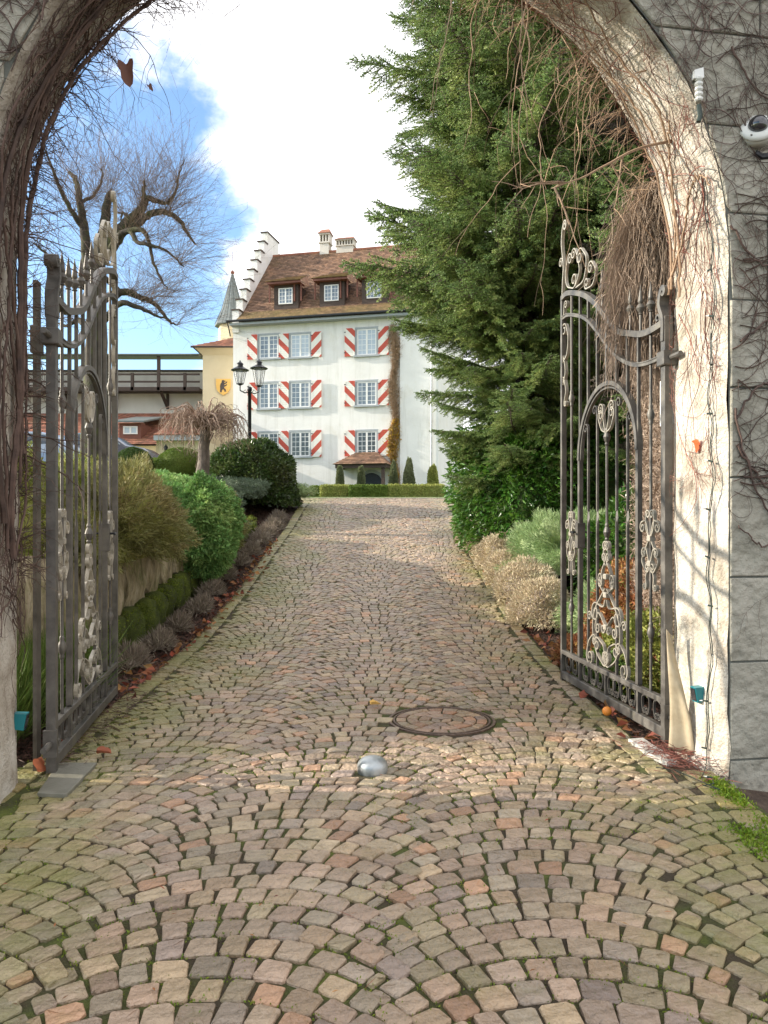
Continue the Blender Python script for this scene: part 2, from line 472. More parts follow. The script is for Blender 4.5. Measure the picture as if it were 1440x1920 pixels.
# edge courses along both sides of the drive
for side in (0, 1):
    y = 4.0 if side == 0 else 4.6
    while y < 24:
        l = rnd.uniform(.12, .2)
        f0 = xl_ if side == 0 else xr_
        a, b = f0(y), f0(y + l)
        if side == 0: c = [(a - .05, y), (a + .135, y), (b + .135, y + l), (b - .05, y + l)]
        else: c = [(a - .145, y), (a, y), (b, y + l), (b - .145, y + l)]
        try_stone(c); y += l
    if side == 1:
        y = 1.6
        while y < 4.62:
            l = rnd.uniform(.17, .26); c = [(1.80, y), (2.0, y), (2.0, y + l), (1.80, y + l)]; stones.append(c); y += l
stones.sort(key=lambda c: sum(p[1] for p in c))
def stone_geo(c):
    c = np.array(c); m = c.mean(0)
    # shrink for the joint, jitter the corners, make an eight-sided outline
    gap = rnd.uniform(.0035, .009)
    pts = []
    e1 = np.linalg.norm(c[1] - c[0]); e2 = np.linalg.norm(c[3] - c[0])
    sx = max(1 - 2 * gap / e1, .6); sy = max(1 - 2 * gap / e2, .6)
    ax = (c[1] - c[0] + c[2] - c[3]) / 2; ay = (c[3] - c[0] + c[2] - c[1]) / 2
    q = [m - ax / 2 * sx - ay / 2 * sy, m + ax / 2 * sx - ay / 2 * sy, m + ax / 2 * sx + ay / 2 * sy, m - ax / 2 * sx + ay / 2 * sy]
    q = [p + np.array([rnd.uniform(-.0065, .0065), rnd.uniform(-.0065, .0065)]) for p in q]
    out = []
    for i in range(4):
        p0, p1, p2 = q[i - 1], q[i], q[(i + 1) % 4]; t = rnd.uniform(.05, .17)
        out.append(p1 + (p0 - p1) * t); out.append(p1 + (p2 - p1) * t)
    out = np.array(out); n = len(out)
    mid = out.mean(0); zt = rnd.uniform(-.004, .005); tx, ty = rnd.uniform(-.035, .035), rnd.uniform(-.035, .035)
    def ring(sc, z, j=0.0):
        r = mid + (out - mid) * sc
        r = r + np.array([[rnd.uniform(-j, j), rnd.uniform(-j, j)] for _ in range(n)])
        zz = sprof(r[:, 1]) + z + zt + (r[:, 0] - mid[0]) * tx + (r[:, 1] - mid[1]) * ty + np.array([rnd.uniform(-j, j) * .6 for _ in range(n)])
        return np.column_stack([r, zz])
    V = np.concatenate([ring(1.0, -.03), ring(1.0, -.0025, .0014), ring(.955, .003, .0022), ring(.6, .0042, .006), [[mid[0], mid[1], sprof(mid[1]) + .0045 + rnd.uniform(-.003, .002) + zt]]])
    Fq = []
    for r_ in range(3):
        for i in range(n):
            j = (i + 1) % n; Fq.append((r_ * n + i, r_ * n + j, r_ * n + n + j)); Fq.append((r_ * n + i, r_ * n + n + j, r_ * n + n + i))
    for i in range(n): Fq.append((3 * n + i, 3 * n + (i + 1) % n, 4 * n))
    return V, Fq
def add_tone(me, cols):
    a = me.attributes.new('tone', 'FLOAT_COLOR', 'POINT')
    a.data.foreach_set('color', np.asarray(cols, dtype=np.float32).ravel())
def stone_col():
    c = rnd.choice(TONES); k = rnd.choice((.76, .88, .95, 1.02, 1.1, 1.22)) * rnd.uniform(.92, 1.08)
    return (c[0] * k, c[1] * k, c[2] * k, 1)
drive_x = []; 
# bedding sheet under the setts
yy = np.concatenate([np.arange(.8, 24.6, .25)])
Vs = []; Fs = []
for j, y in enumerate(yy):
    a, b = (-3.4, 2.02) if y < 4.75 else (xl_(y) - .02, xr_(y) + .02)
    for i in range(9):
        x = a + (b - a) * i / 8; Vs.append((x, y, float(sprof(y)) - .0075))
for j in range(len(yy) - 1):
    for i in range(8): Fs.append((j * 9 + i, j * 9 + i + 1, j * 9 + 10 + i, j * 9 + 9 + i))
drive = link('driveway', npmesh('driveway', Vs, Fs, True), None, [M['joint']]); tag(drive, kind='structure')
near = []; rest = []
for c in stones:
    xm = sum(p[0] for p in c) / 4; ym = sum(p[1] for p in c) / 4
    vis = ym > 2.2 and abs(xm) < ym * .5 + .08
    (near if (vis and len(near) < 298) else rest).append(c)
for c in near:
    Vn, Fn = stone_geo(c); m3 = Vn.mean(0)
    me = npmesh('cobble', Vn - m3, Fn, False); add_tone(me, [stone_col()] * len(Vn))
    link('cobble', me, drive, [M['stone']], loc=tuple(m3))
AV = []; AF = []; AC = []; b = 0
for c in rest:
    Vn, Fn = stone_geo(c); AV.append(Vn); AF.append(np.array(Fn) + b); AC += [stone_col()] * len(Vn); b += len(Vn)
me = npmesh('cobble_paving', np.concatenate(AV), np.concatenate(AF), False); add_tone(me, AC)
tag(link('cobble_paving', me, drive, [M['stone']]), kind='stuff')

# manhole cover filled with small setts, steel stud
M['iron_rust'] = pmat('rusty_iron', [(.09, .062, .05), (.16, .11, .085), (.24, .165, .12)], 30, .55, .5, 120, metallic=.6)
mz = float(sprof(MAN[1]))
man = thing('manhole_cover', 'large round manhole cover filled with small setts, set in the driveway just beyond the gates', 'manhole cover', (MAN[0], MAN[1], mz))
def annulus(mb, r0, r1, z0, z1, n=48, mi=0):
    vs = []
    for k in range(n):
        a = 2 * PI * k / n; c, s = math.cos(a), math.sin(a)
        vs += [(r0 * c, r0 * s, z0), (r1 * c, r1 * s, z0), (r1 * c, r1 * s, z1), (r0 * c, r0 * s, z1)]
    fs = []
    for k in range(n):
        j = (k + 1) % n
        for q in range(4):
            w = (q + 1) % 4; fs.append((k * 4 + q, j * 4 + q, j * 4 + w, k * 4 + w))
    mb.add(vs, fs, mi)
mb = MB(); annulus(mb, .390, .410, -.03, .004); mb.build('outer_ring', [M['iron_rust']], man)
mb = MB(); annulus(mb, .358, .372, -.03, .004); mb.build('cover_ring', [M['iron_rust']], man)
mb = MB(); mb.lathe([(.40, -.02), (.40, -.006), (.001, -.006)], sides=40); mb.build('bed', [M['joint']], man)
def wedge(r0, r1, a0, a1):
    g_ = .005
    pts = []
    for (r, a) in ((r0 + g_, a0 + g_ / r0), (r1 - g_, a0 + g_ / r1), (r1 - g_, (a0 + a1) / 2), (r1 - g_, a1 - g_ / r1), (r0 + g_, a1 - g_ / r0)):
        pts.append(np.array([r * math.cos(a), r * math.sin(a)]))
    pts = np.array(pts); m = pts.mean(0); h = rnd.uniform(.004, .01); n = 5
    V = np.concatenate([np.column_stack([pts, np.full(n, -.01)]), np.column_stack([pts, np.full(n, h - .004)]), np.column_stack([m + (pts - m) * .82, np.full(n, h)]), [[m[0], m[1], h + .001]]])
    Fq = []
    for r_ in range(2):
        for i in range(n):
            j = (i + 1) % n; Fq.append((r_ * n + i, r_ * n + j, r_ * n + n + j)); Fq.append((r_ * n + i, r_ * n + n + j, r_ * n + n + i))
    for i in range(n): Fq.append((2 * n + i, 2 * n + (i + 1) % n, 3 * n))
    return V, Fq
for (r0, r1, n) in ((.27, .352, 17), (.18, .27, 12), (.09, .18, 7), (.012, .09, 3)):
    ph = rnd.uniform(0, 1)
    for k in range(n):
        a0 = ph + 2 * PI * (k + rnd.uniform(-.08, .08)) / n; Vn, Fn = wedge(r0, r1, a0, ph + 2 * PI * (k + 1) / n)
        me = npmesh('sett', Vn, Fn, False); c = stone_col(); add_tone(me, [(c[0] * .82, c[1] * .74, c[2] * .70, 1)] * len(Vn))
        link('sett', me, man, [M['stone']])
M['galv'] = pmat('galvanised_steel', [(.26, .28, .29), (.36, .39, .40), (.46, .49, .50)], 9, .34, .25, 60, metallic=.75, rough2=.55, bdist=.004)
mb = MB(); mb.lathe([(.085, -.03), (.092, 0), (.094, .035), (.088, .055), (.07, .074), (.045, .084), (.001, .088)], sides=32)
st = mb.build('road_stud', [M['galv']], None, True, (DOME[0], DOME[1], 0.0)); tag(st, 'round domed galvanised steel gate stop on the cobbles in front of the manhole', 'gate stop')

# ------------------------------------------------------------------ gateway wall
M['plaster'] = pmat('old_lime_plaster', [(.26, .22, .17), (.44, .39, .32), (.55, .51, .44), (.62, .58, .52)], 5, .9, .8, 55, bdist=.02, detail=12)
M['render'] = pmat('grey_green_render', [(.25, .235, .19), (.35, .33, .27), (.42, .395, .33)], 3.0, .9, 1.0, 11, bdist=.05, detail=12)
M['render_dark'] = pmat('dark_joint_render', [(.10, .105, .09), (.16, .165, .145)], 6, .95, .5, 60)
HALF, ZSP, THK = 2.077, 3.10, 0.60
def add_speck(m, scale, lo, hi, col, amt, vec=(1, 1, 1)):
    t = m.node_tree; nd = t.nodes; lk = t.links; bs = nd['Principled BSDF']
    src = bs.inputs['Base Color'].links[0].from_socket
    g = nd.new('ShaderNodeTexCoord'); n = nd.new('ShaderNodeTexNoise'); n.inputs['Scale'].default_value = scale; n.inputs['Detail'].default_value = 10; n.inputs['Roughness'].default_value = .75
    mq = nd.new('ShaderNodeMapping'); mq.inputs['Scale'].default_value = vec; lk.new(g.outputs['Object'], mq.inputs[0]); lk.new(mq.outputs[0], n.inputs['Vector'])
    r = nd.new('ShaderNodeMapRange'); r.inputs['From Min'].default_value = lo; r.inputs['From Max'].default_value = hi; r.inputs['To Max'].default_value = amt
    lk.new(n.outputs[0], r.inputs['Value'])
    mx = nd.new('ShaderNodeMix'); mx.data_type = 'RGBA'; mx.inputs[7].default_value = (*col, 1)
    lk.new(r.outputs[0], mx.inputs[0]); lk.new(src, mx.inputs[6]); lk.new(mx.outputs[2], bs.inputs['Base Color'])
add_speck(M['plaster'], 22, .56, .70, (.10, .085, .065), .8)
add_speck(M['plaster'], 1.6, .55, .75, (.24, .23, .15), .6)
add_speck(M['render'], 7, .56, .72, (.13, .125, .10), .7)
add_speck(M['render'], 1.3, .5, .72, (.16, .165, .13), .6)
add_speck(M['render'], 60, .62, .72, (.08, .075, .06), .7)
gw = thing('gateway_wall', 'grey rendered garden wall with a wide round arch framing the driveway', 'wall', tuple(ORG), math.atan2(AXT.y, AXT.x))
def arch_pts(n_arc=48, n_j=16):
    pts = [(HALF, -.25 + (ZSP + .25) * i / n_j) for i in range(n_j)]
    for i in range(n_arc + 1):
        a = PI * i / n_arc; pts.append((HALF * math.cos(a), ZSP + HALF * math.sin(a)))
    pts += [(-HALF, ZSP - (ZSP + .25) * (i + 1) / n_j) for i in range(n_j)]
    return pts
AP = arch_pts()
wr = np.random.default_rng(5)
def wob(p, v, amt=.018):
    s = math.sin(p[1] * 3.1 + v * 5) * .4 + math.sin(p[0] * 4.7 + p[1] * 7.3 + v * 11) * .35 + math.sin(p[1] * 17 + p[0] * 13 + v * 23) * .3
    return s * amt
# reveal
nv = 8; Vs = []; Fs = []
nrm = []
for i, p in enumerate(AP):
    if p[1] <= ZSP: n = (-1 if p[0] > 0 else 1, 0)
    else: l = math.hypot(p[0], p[1] - ZSP); n = (-p[0] / l, -(p[1] - ZSP) / l)
    for j in range(nv + 1):
        v = THK * j / nv
        e = .022 if j in (0, nv) else 0
        w = wob(p, v) - e
        vv = v + (wr.uniform(-.012, .012) if j in (0, nv) else 0)
        Vs.append((p[0] + n[0] * w, vv, p[1] + n[1] * w))
for i in range(len(AP) - 1):
    for j in range(nv):
        a = i * (nv + 1) + j; Fs.append((a, a + 1, a + nv + 2, a + nv + 1))
link('arch_reveal', npmesh('arch_reveal', Vs, Fs, True), gw, [M['plaster']])
# front and back faces, top
ZT = 7.2; ULEFT, URIGHT = -14.0, 9.0
def face(v, name, m, flip):
    Vs = []; Fs = []
    def outer(p):
        # the matching point on the outer rectangle
        if p[1] <= ZSP: return (URIGHT if p[0] > 0 else ULEFT, p[1])
        a = math.atan2(p[1] - ZSP, p[0])
        if a < PI * .25: t = a / (PI * .25); return (URIGHT, ZSP + (ZT - ZSP) * t)
        if a > PI * .75: t = (PI - a) / (PI * .25); return (ULEFT, ZSP + (ZT - ZSP) * t)
        t = (a - PI * .25) / (PI * .5); return (URIGHT + (ULEFT - URIGHT) * t, ZT)
    for i, p in enumerate(AP):
        o = outer(p)
        if p[1] <= ZSP: n = (1 if p[0] > 0 else -1, 0)
        else: l = math.hypot(p[0], p[1] - ZSP); n = (p[0] / l, (p[1] - ZSP) / l)
        q = (p[0] + n[0] * .022, p[1] + n[1] * .022)
        for k, t in enumerate((0, .02, .08, .25, .55, 1)):
            Vs.append((q[0] + (o[0] - q[0]) * t, v, q[1] + (o[1] - q[1]) * t))
    for i in range(len(AP) - 1):
        for k in range(5):
            a = i * 6 + k; f = (a, a + 1, a + 7, a + 6); Fs.append(f if not flip else f[::-1])
    return link(name, npmesh(name, Vs, Fs, False), gw, [m])
face(0.0, 'front_face', M['render_dark'], False)
face(THK, 'rear_face', M['plaster'], True)
mb = MB(); mb.box(ULEFT, URIGHT, -.06, THK + .06, ZT, ZT + .12); mb.box(ULEFT - .1, ULEFT, 0, THK, -.3, ZT); mb.box(URIGHT, URIGHT + .1, 0, THK, -.3, ZT)
mb.build('coping', [M['render']], gw)
# block panels of the front, each one its own piece
zc = [-.25, .09, .68, 1.19, 1.79, 2.33, 2.86, 3.38, 3.9, 4.45, 5.0, 5.55, 6.1, 6.65, 7.19]
def block_poly(x0, x1, z0, z1):
    """clip the block against the arch opening (plus a plaster margin above the springing)"""
    n = 44; g = .006
    x0 += g; x1 -= g; z0 += g; z1 -= g
    if x0 < HALF and x1 > -HALF and z0 < ZSP + HALF + .05:
        RR = HALF + .03
        tops = []; bots = []
        for i in range(n + 1):
            x = x0 + (x1 - x0) * i / n
            zb = z0
            if abs(x) < RR: zb = max(z0, ZSP + math.sqrt(RR * RR - x * x))
            if zb < z1 - .02: bots.append((x, zb)); tops.append((x, z1))
        if len(bots) < 3: return None
        return bots + tops[::-1]
    return [(x0, z0), (x1, z0), (x1, z1), (x0, z1)]
for r_ in range(len(zc) - 1):
    for sgn in (1, -1):
        x = HALF + .024 if zc[r_ + 1] < ZSP + .2 else 0.02
        x += 0
        k = 0
        while x < (4.4 if sgn > 0 else 2.9):
            l = (rnd.uniform(1.0, 1.35) if k or zc[r_ + 1] >= ZSP + .2 else rnd.choice((.75, 1.15)))
            pl = block_poly(x, x + l, zc[r_], zc[r_ + 1])
            x += l; k += 1
            if not pl: continue
            if sgn < 0: pl = [(-a, b_) for a, b_ in pl][::-1]
            d = rnd.uniform(.010, .016); n = len(pl); c = np.array(pl).mean(0)
            ins = [tuple(c + (np.array(p) - c) * (1 - .008 / max(.2, np.linalg.norm(np.array(p) - c)))) for p in pl]
            vs = [(a, 0, b_) for a, b_ in pl] + [(a, -d * .55, b_) for a, b_ in pl] + [(a, -d, b_) for a, b_ in ins]
            fs = [tuple(range(2 * n, 3 * n))] + [(i, (i + 1) % n, n + (i + 1) % n, n + i) for i in range(n)] + [(n + i, n + (i + 1) % n, 2 * n + (i + 1) % n, 2 * n + i) for i in range(n)]
            mb = MB(); mb.add(vs, fs); mb.build('stone_block', [M['render']], gw)

# ------------------------------------------------------------------ gates
M['iron'] = pmat('weathered_grey_iron', [(.06, .055, .05), (.115, .107, .096), (.18, .168, .148)], 7, .42, .35, 90, metallic=.35, rough2=.6, bdist=.003)
M['iron_light'] = pmat('sunlit_tone_scroll_iron', [(.26, .24, .20), (.38, .35, .29), (.46, .42, .35)], 16, .45, .3, 90, metallic=.3, bdist=.003)  # scrolls are pale; their sunlit cream is also put into the colour
add_speck(M['iron'], 3.5, .56, .72, (.12, .11, .05), .5)
M['black'] = pmat('black_iron', [(.012, .013, .016), (.03, .032, .036)], 12, .4, .2, 80, metallic=.4)
RAILO = [(-.0, 2.88), (.185, 2.87), (.34, 2.88), (.496, 2.92), (.719, 2.99), (.926, 3.13), (1.163, 3.32), (1.44, 3.48), (1.8, 3.60), (1.98, 3.60)]
RAILI = [(0, 2.655), (.185, 2.65), (.34, 2.66), (.496, 2.69), (.719, 2.78), (.926, 2.91), (1.163, 3.10), (1.44, 3.28), (1.8, 3.40), (1.98, 3.41)]
def zi(tab, u): return float(np.interp(u, [a for a, b_ in tab], [b_ for a, b_ in tab]))
def gate_leaf(label, H, Dv, lit):
    g = thing('gate_leaf', label, 'gate', (H[0], H[1], 0), math.atan2(Dv[1], Dv[0]), 'wrought iron gate leaves')
    A = M['iron']; S = M['iron_light']
    def bx(name, u0, u1, z0, z1, w=.04, m=A, bev=.003):
        mb = MB(); mb.box(u0, u1, -w / 2, w / 2, z0, z1, bev=bev); return mb.build(name, [m], g)
    bx('hinge_stile', -.03, .03, .02, 2.92, .055, A, .005)
    bx('end_stile', 1.96, 2.0, .03, 3.62, .045)
    for nm, z0, z1 in (('bottom_rail', .045, .115), ('middle_rail', .275, .315)): bx(nm, .035, 1.96, z0, z1, .045)
    for (u) in (.42, 1.56): bx('door_stile', u - .02, u + .02, .32, 2.06, .036)
    for (u) in (.42, 1.0, 1.56): bx('short_bar', u - .014, u + .014, .115, .275, .03)
    # door arch
    mb = MB(); pts = [(.99 + .57 * math.cos(PI * i / 30), 2.05 + .58 * math.sin(PI * i / 30)) for i in range(31)]
    mb.ribbon(pts, .05, .035); pts2 = [(.99 + .535 * math.cos(PI * i / 30), 2.05 + .545 * math.sin(PI * i / 30)) for i in range(31)]; mb.ribbon(pts2, .03, .012)
    shade_auto(mb.build('door_arch', [A], g))
    for nm, tab, w, t in (('curved_top_rail', RAILO, .055, .045), ('curved_inner_rail', RAILI, .04, .03)):
        mb = MB(); mb.ribbon([tuple(p) for p in catmull(tab, 6)], w, t)
        if nm[7] == 'i': mb.ribbon([(a, c + .012) for a, c in catmull(tab, 6)], .052, .008)
        shade_auto(mb.build(nm, [A], g))
    def knobprof(r): return [(r * .5, -.075), (r * .62, -.07), (r * .8, -.055), (r * .62, -.045), (r * .95, -.03), (r * 1.35, 0), (r * .95, .03), (r * .62, .045), (r * .8, .055), (r * .62, .07), (r * .5, .075)]
    # vertical bars
    ub = [.23, .42, .605, .80, .99, 1.18, 1.375, 1.56, 1.77]
    for i, u in enumerate(ub):
        zt = zi(RAILO, u) - .01
        if u in (.23, 1.77):
            mb = MB(); mb.tube([(u, 0, .315), (u, 0, zt)], .011, 8)
            kz = [.73, 2.28 if u < 1 else 2.63]
            for z in kz: mb.lathe(knobprof(.021), (u, 0, z), 10)
            shade_auto(mb.build('baluster', [A], g), 50)
        else:
            h = math.sqrt(max(.57 ** 2 - (u - .99) ** 2, 0)); z0 = 2.05 + h * (.58 / .57)
            bx('bar', u - .011, u + .011, z0, zt, .022, A, .002)
    for u in (.605, .80, .99, 1.18, 1.375):
        top = 2.05 + math.sqrt(.53 ** 2 - (u - .99) ** 2) - (.10 if abs(u - .99) > .1 else .36)
        mb = MB()
        if abs(u - .99) < .05:
            mb.tube([(u, 0, 1.36), (u, 0, top)], .011, 8); mb.lathe(knobprof(.022), (u, 0, 1.43), 10); mb.lathe(knobprof(.022), (u, 0, top - .02), 10)
        else:
            mb.box(u - .01, u + .01, -.01, .01, .315, 1.52)
            mb.add([(u, -.012, 1.47), (u + .028, 0, 1.55), (u, .012, 1.47), (u - .028, 0, 1.55), (u, 0, 1.66), (u, 0, 1.44)], [(0, 1, 4), (1, 2, 4), (2, 3, 4), (3, 0, 4), (1, 0, 5), (2, 1, 5), (3, 2, 5), (0, 3, 5)])
            mb.box(u - .009, u + .009, -.009, .009, 1.6, top)
            s = 1 if u > .99 else -1
            mb.ribbon(scroll([(u, top - .02), (u, top)], re=.045, se=-s if True else s, te=1.1), .02, .009)
        mb.build('door_bar', [A], g)
    # arch tracery
    for s in (-1, 1):
        c = .99
        mb = MB(); mb.ribbon(scroll([(c + .012 * s, 2.24), (c + .05 * s, 2.34), (c + .06 * s, 2.44)], re=.05, se=-s), .024, .009); mb.build('scroll', [S], g)
        mb = MB(); mb.ribbon(scroll([(c + .012 * s, 2.24), (c + .09 * s, 2.27), (c + .15 * s, 2.36)], re=.05, se=s), .024, .009); mb.build('scroll', [S], g)
    # spears
    for u in (.23, .39, .56, .74, .90, 1.08):
        zb = {.23: 3.06, .39: 3.08, .56: 3.12, .74: 3.19, .90: 3.29, 1.08: 3.43}[u]; zr = zi(RAILO, u)
        mb = MB(); mb.tube([(u, 0, zr), (u, 0, zb - .03)], .011, 8)
        mb.lathe([(.010, -.05), (.02, -.045), (.012, -.035), (.022, -.022), (.033, 0), (.022, .022), (.012, .034), (.02, .042), (.018, .06), (.011, .11), (.001, .17)], (u, 0, zb), 10)
        shade_auto(mb.build('spear', [A], g), 50)
    # hook above the hinge stile
    mb = MB(); mb.ribbon(scroll([(.0, 2.75), (.0, 2.9), (.045, 3.0), (.04, 3.06), (.02, 3.10)], re=.032, se=1, te=.8), .075, .035); mb.ribbon(scroll([(.05, 2.86), (.06, 2.93)], re=.03, se=-1, te=.8), .05, .014)
    shade_auto(mb.build('hook_finial', [A], g))
    mb = MB(); mb.box(-.06, .045, -.05, .05, 2.58, 2.68, bev=.006); mb.tube([(-.05, 0, 2.63), (-.19, 0, 2.63)], .018, 8); mb.build('hinge_clamp', [A], g)
    mb = MB(); mb.tube([(-.05, 0, .2), (-.19, 0, .2)], .018, 8); mb.box(-.05, -.02, -.04, .04, .12, .28); mb.build('lower_hinge', [A], g)
    # tall finial and top scrolls
    mb = MB(); mb.ribbon(scroll([(1.985, 3.6), (1.97, 3.75), (1.95, 3.88), (1.975, 4.0), (2.0, 4.12), (1.985, 4.22), (1.96, 4.28)], re=.05, se=1, te=1.5), .03, .014)
    mb.ribbon(scroll([(1.955, 3.92), (1.985, 3.97)], re=.045, se=-1, te=1.3), .026, .009); mb.build('tall_finial', [S], g)
    tops = [([(1.72, 3.62), (1.86, 3.68), (1.90, 3.8), (1.84, 3.93)], .07, -1, .055, 1),
            ([(1.66, 3.62), (1.56, 3.72), (1.60, 3.86), (1.66, 3.95)], None, 1, .05, -1),
            ([(1.64, 3.60), (1.46, 3.62), (1.40, 3.78), (1.50, 3.90)], None, 1, .075, -1),
            ([(1.40, 3.52), (1.26, 3.52), (1.20, 3.62), (1.27, 3.71)], .05, 1, .055, -1)]
    for mid, rs, ss, re_, se in tops:
        mb = MB(); mb.ribbon(scroll(mid, rs, ss, re_, se), .026, .010); mb.build('scroll', [S], g)
    for z0 in (3.5,):
        mb = MB(); mb.ribbon(scroll([(1.94, 3.42), (1.93, 3.52)], re=.04, se=1), .03, .009); mb.build('scroll', [S], g)
    mb = MB(); mb.ribbon(scroll([(1.95, 3.0), (1.86, 3.06), (1.83, 3.2), (1.88, 3.32)], .04, 1, .06, -1), .03, .010); mb.build('scroll', [S], g)
    mb = MB(); mb.ribbon(scroll([(1.93, 3.02), (1.90, 2.9), (1.945, 2.8)], .03, -1, .035, 1), .03, .010); mb.build('scroll', [S], g)
    mb = MB(); mb.ribbon(scroll([(1.93, 2.84), (1.89, 2.72), (1.93, 2.62)], .03, -1, .03, -1), .03, .010); mb.build('scroll', [S], g)
    # lyres on both balusters
    for c in (.23, 1.77):
        for s in (-1, 1):
            k = 1.15 if c < 1 else .95
            def X(a): return c + a * s * k
            for mid, rs, ss, re_, se in (
                ([(X(.012), 1.40), (X(.05), 1.48), (X(.055), 1.57)], None, 1, .034, s),
                ([(X(.014), 1.42), (X(.05), 1.52), (X(.10), 1.52)], None, 1, .042, -s),
                ([(X(.014), 1.39), (X(.06), 1.32), (X(.105), 1.24), (X(.06), 1.17)], None, 1, .038, -s),
                ([(X(.014), 1.24), (X(.045), 1.32), (X(.075), 1.33)], None, 1, .036, -s),
                ([(X(.014), 1.21), (X(.05), 1.13), (X(.045), 1.06)], None, 1, .028, s)):
                mb = MB(); mb.ribbon(scroll(mid, rs, ss, re_, se), .024, .009); mb.build('scroll', [S], g)
        for z in (1.40, 1.22):
            mb = MB(); mb.box(c - .026, c + .026, -.02, .02, z - .022, z + .022, bev=.006); mb.build('collar', [S], g)
    # pear-shaped centre ornament
    c = .99
    for s in (-1, 1):
        def X(a): return c + a * s
        for mid, rs, ss, re_, se in (
            ([(X(.012), 1.16), (X(.05), 1.24), (X(.02), 1.33)], None, 1, .045, s),
            ([(X(.012), 1.20), (X(.085), 1.10), (X(.08), 1.02)], .04, -s, .04, s),
            ([(X(.01), .93), (X(.08), .96), (X(.14), 1.01)], None, 1, .05, s),
            ([(X(.02), .97), (X(.10), .90), (X(.22), .78), (X(.27), .62), (X(.20), .44), (X(.06), .35)], None, 1, .07, -s),
            ([(X(.015), .88), (X(.06), .82), (X(.20), .84)], None, 1, .085, -s),
            ([(X(.03), .68), (X(.15), .76), (X(.21), .66)], .045, s, .05, -s),
            ([(X(.02), .40), (X(.05), .50), (X(.16), .55)], .04, -s, .06, -s),
            ([(X(.27), .56), (X(.35), .50), (X(.40), .40)], .05, s, .075, -s),
            ([(X(.27), .70), (X(.31), .74)], None, 1, .04, -s)):
            mb = MB(); mb.ribbon(scroll(mid, rs, ss, re_, se), .026, .010); mb.build('scroll', [S], g)
    for z in (.92, 1.07, .66):
        mb = MB(); mb.box(c - .03, c + .03, -.022, .022, z - .022, z + .022, bev=.006); mb.build('collar', [S], g)
    # lower frieze
    for i, u in enumerate((.12, .30, .52, .66, .80, .90, 1.12, 1.26, 1.42, 1.68, 1.84)):
        for s in (-1, 1):
            mb = MB(); mb.ribbon(scroll([(u + .006 * s, .272), (u + .05 * s, .255), (u + .058 * s, .20), (u + .045 * s, .155)], re=.026, se=-s, te=1.3), .018, .008); mb.build('frieze_scroll', [A], g)
    # lock, handle
    lk_ = bx('lock_case', 1.535, 1.60, 1.28, 1.50, .07)
    mb = MB(); mb.tube([(1.585, -.03, 1.42), (1.585, -.085, 1.42)], .009, 8); mb.tube([(1.585, -.08, 1.42), (1.50, -.085, 1.415)], .009, 8)
    mb.tube([(1.585, .03, 1.42), (1.585, .085, 1.42)], .009, 8); mb.tube([(1.585, .08, 1.42), (1.50, .085, 1.415)], .009, 8); link('door_handle', mb.mesh('door_handle'), lk_, [M['black']])
    bx('foot', 1.962, 1.998, -.02, .05, .04)
    return g
RH, RD = (1.926, 5.24), (-.1235, .9923)
LH, LD = (-1.994, 4.62), (-.155, .9879)
gate_leaf('sunlit wrought iron gate leaf standing open beside the white reveal with the dome camera', RH, RD, True)
gate_leaf('shaded wrought iron gate leaf standing open in front of the sandstone retaining wall', LH, LD, False)
# jamb posts of the gate on the back of the wall
for (x, y, lab) in ((2.02, 5.29, 'slim dark iron jamb strip behind the sunlit gate leaf'), (-2.13, 4.72, 'slim dark iron jamb strip behind the shaded gate leaf')):
    mb = MB(); mb.box(-.012, .012, -.03, .03, 0, 3.0, bev=.003); mb.box(-.02, .02, -.05, .05, 2.55, 2.72, bev=.004)
    tag(mb.build('jamb_post', [M['iron']], None, False, (x, y, 0)), lab, 'post', 'gate jamb posts')
# gate closer
M['white'] = pmat('white_enamel', [(.70, .70, .67), (.80, .80, .77)], 6, .4, .1, 60)
cl = thing('gate_closer', 'white tubular gate closer standing upright behind the hinge side of the sunlit gate', 'gate closer', (2.02, 5.46, 0))
mb = MB(); mb.lathe([(.034, 1.86), (.038, 1.87), (.038, 2.2), (.034, 2.21), (.02, 2.22)], sides=14); mb.build('cylinder', [M['white']], cl, True)
mb = MB(); mb.tube([(0, 0, .9), (0, 0, 1.87)], .013, 8); mb.build('rod', [M['galv']], cl, True)
mb = MB(); mb.hexa([(-.05, -.02, 2.2), (.03, -.02, 2.2), (.03, .03, 2.2), (-.05, .03, 2.2)], [(-.05, -.02, 2.52), (.02, -.02, 2.54), (.02, .03, 2.54), (-.05, .03, 2.52)]); mb.build('bracket', [M['white']], cl)
mb = MB(); mb.box(-.02, .02, -.02, .02, -.1, .92); mb.build('foot_post', [M['iron']], cl)
# curled board
M['cream'] = pmat('cream_board', [(.30, .24, .15), (.40, .33, .22), (.46, .39, .28)], 6, .7, .2, 30)
Vs = []; Fs = []
b0 = P(1275, 1400, 4.95)
for i in range(25):
    t = i / 24; pyb = 1418 - 226 * t
    pr = float(np.interp(t, [0, .3, .55, .8, 1], [1303, 1294, 1282, 1268, 1259])); pl = 1253 + 3 * math.sin(t * 5)
    for j in range(7):
        a = j / 6; q = P(pl + (pr - pl) * a, pyb - 12 * (1 - a), 5.02 - .10 * a * (1 - t) + .03 * math.sin(t * 6 + a * 3) * a)
        Vs.append((q.x - b0.x, q.y - b0.y, q.z - .0))
for i in range(24):
    for j in range(6): a = i * 7 + j; Fs.append((a, a + 1, a + 8, a + 7))
o = link('curled_board', npmesh('curled_board', Vs, Fs, True), None, [M['cream']], (b0.x, b0.y, 0))
sm = o.modifiers.new('solid', 'SOLIDIFY'); sm.thickness = .006
tag(o, 'warped cream sheet of board leaning between the sunlit gate and the reveal', 'board')

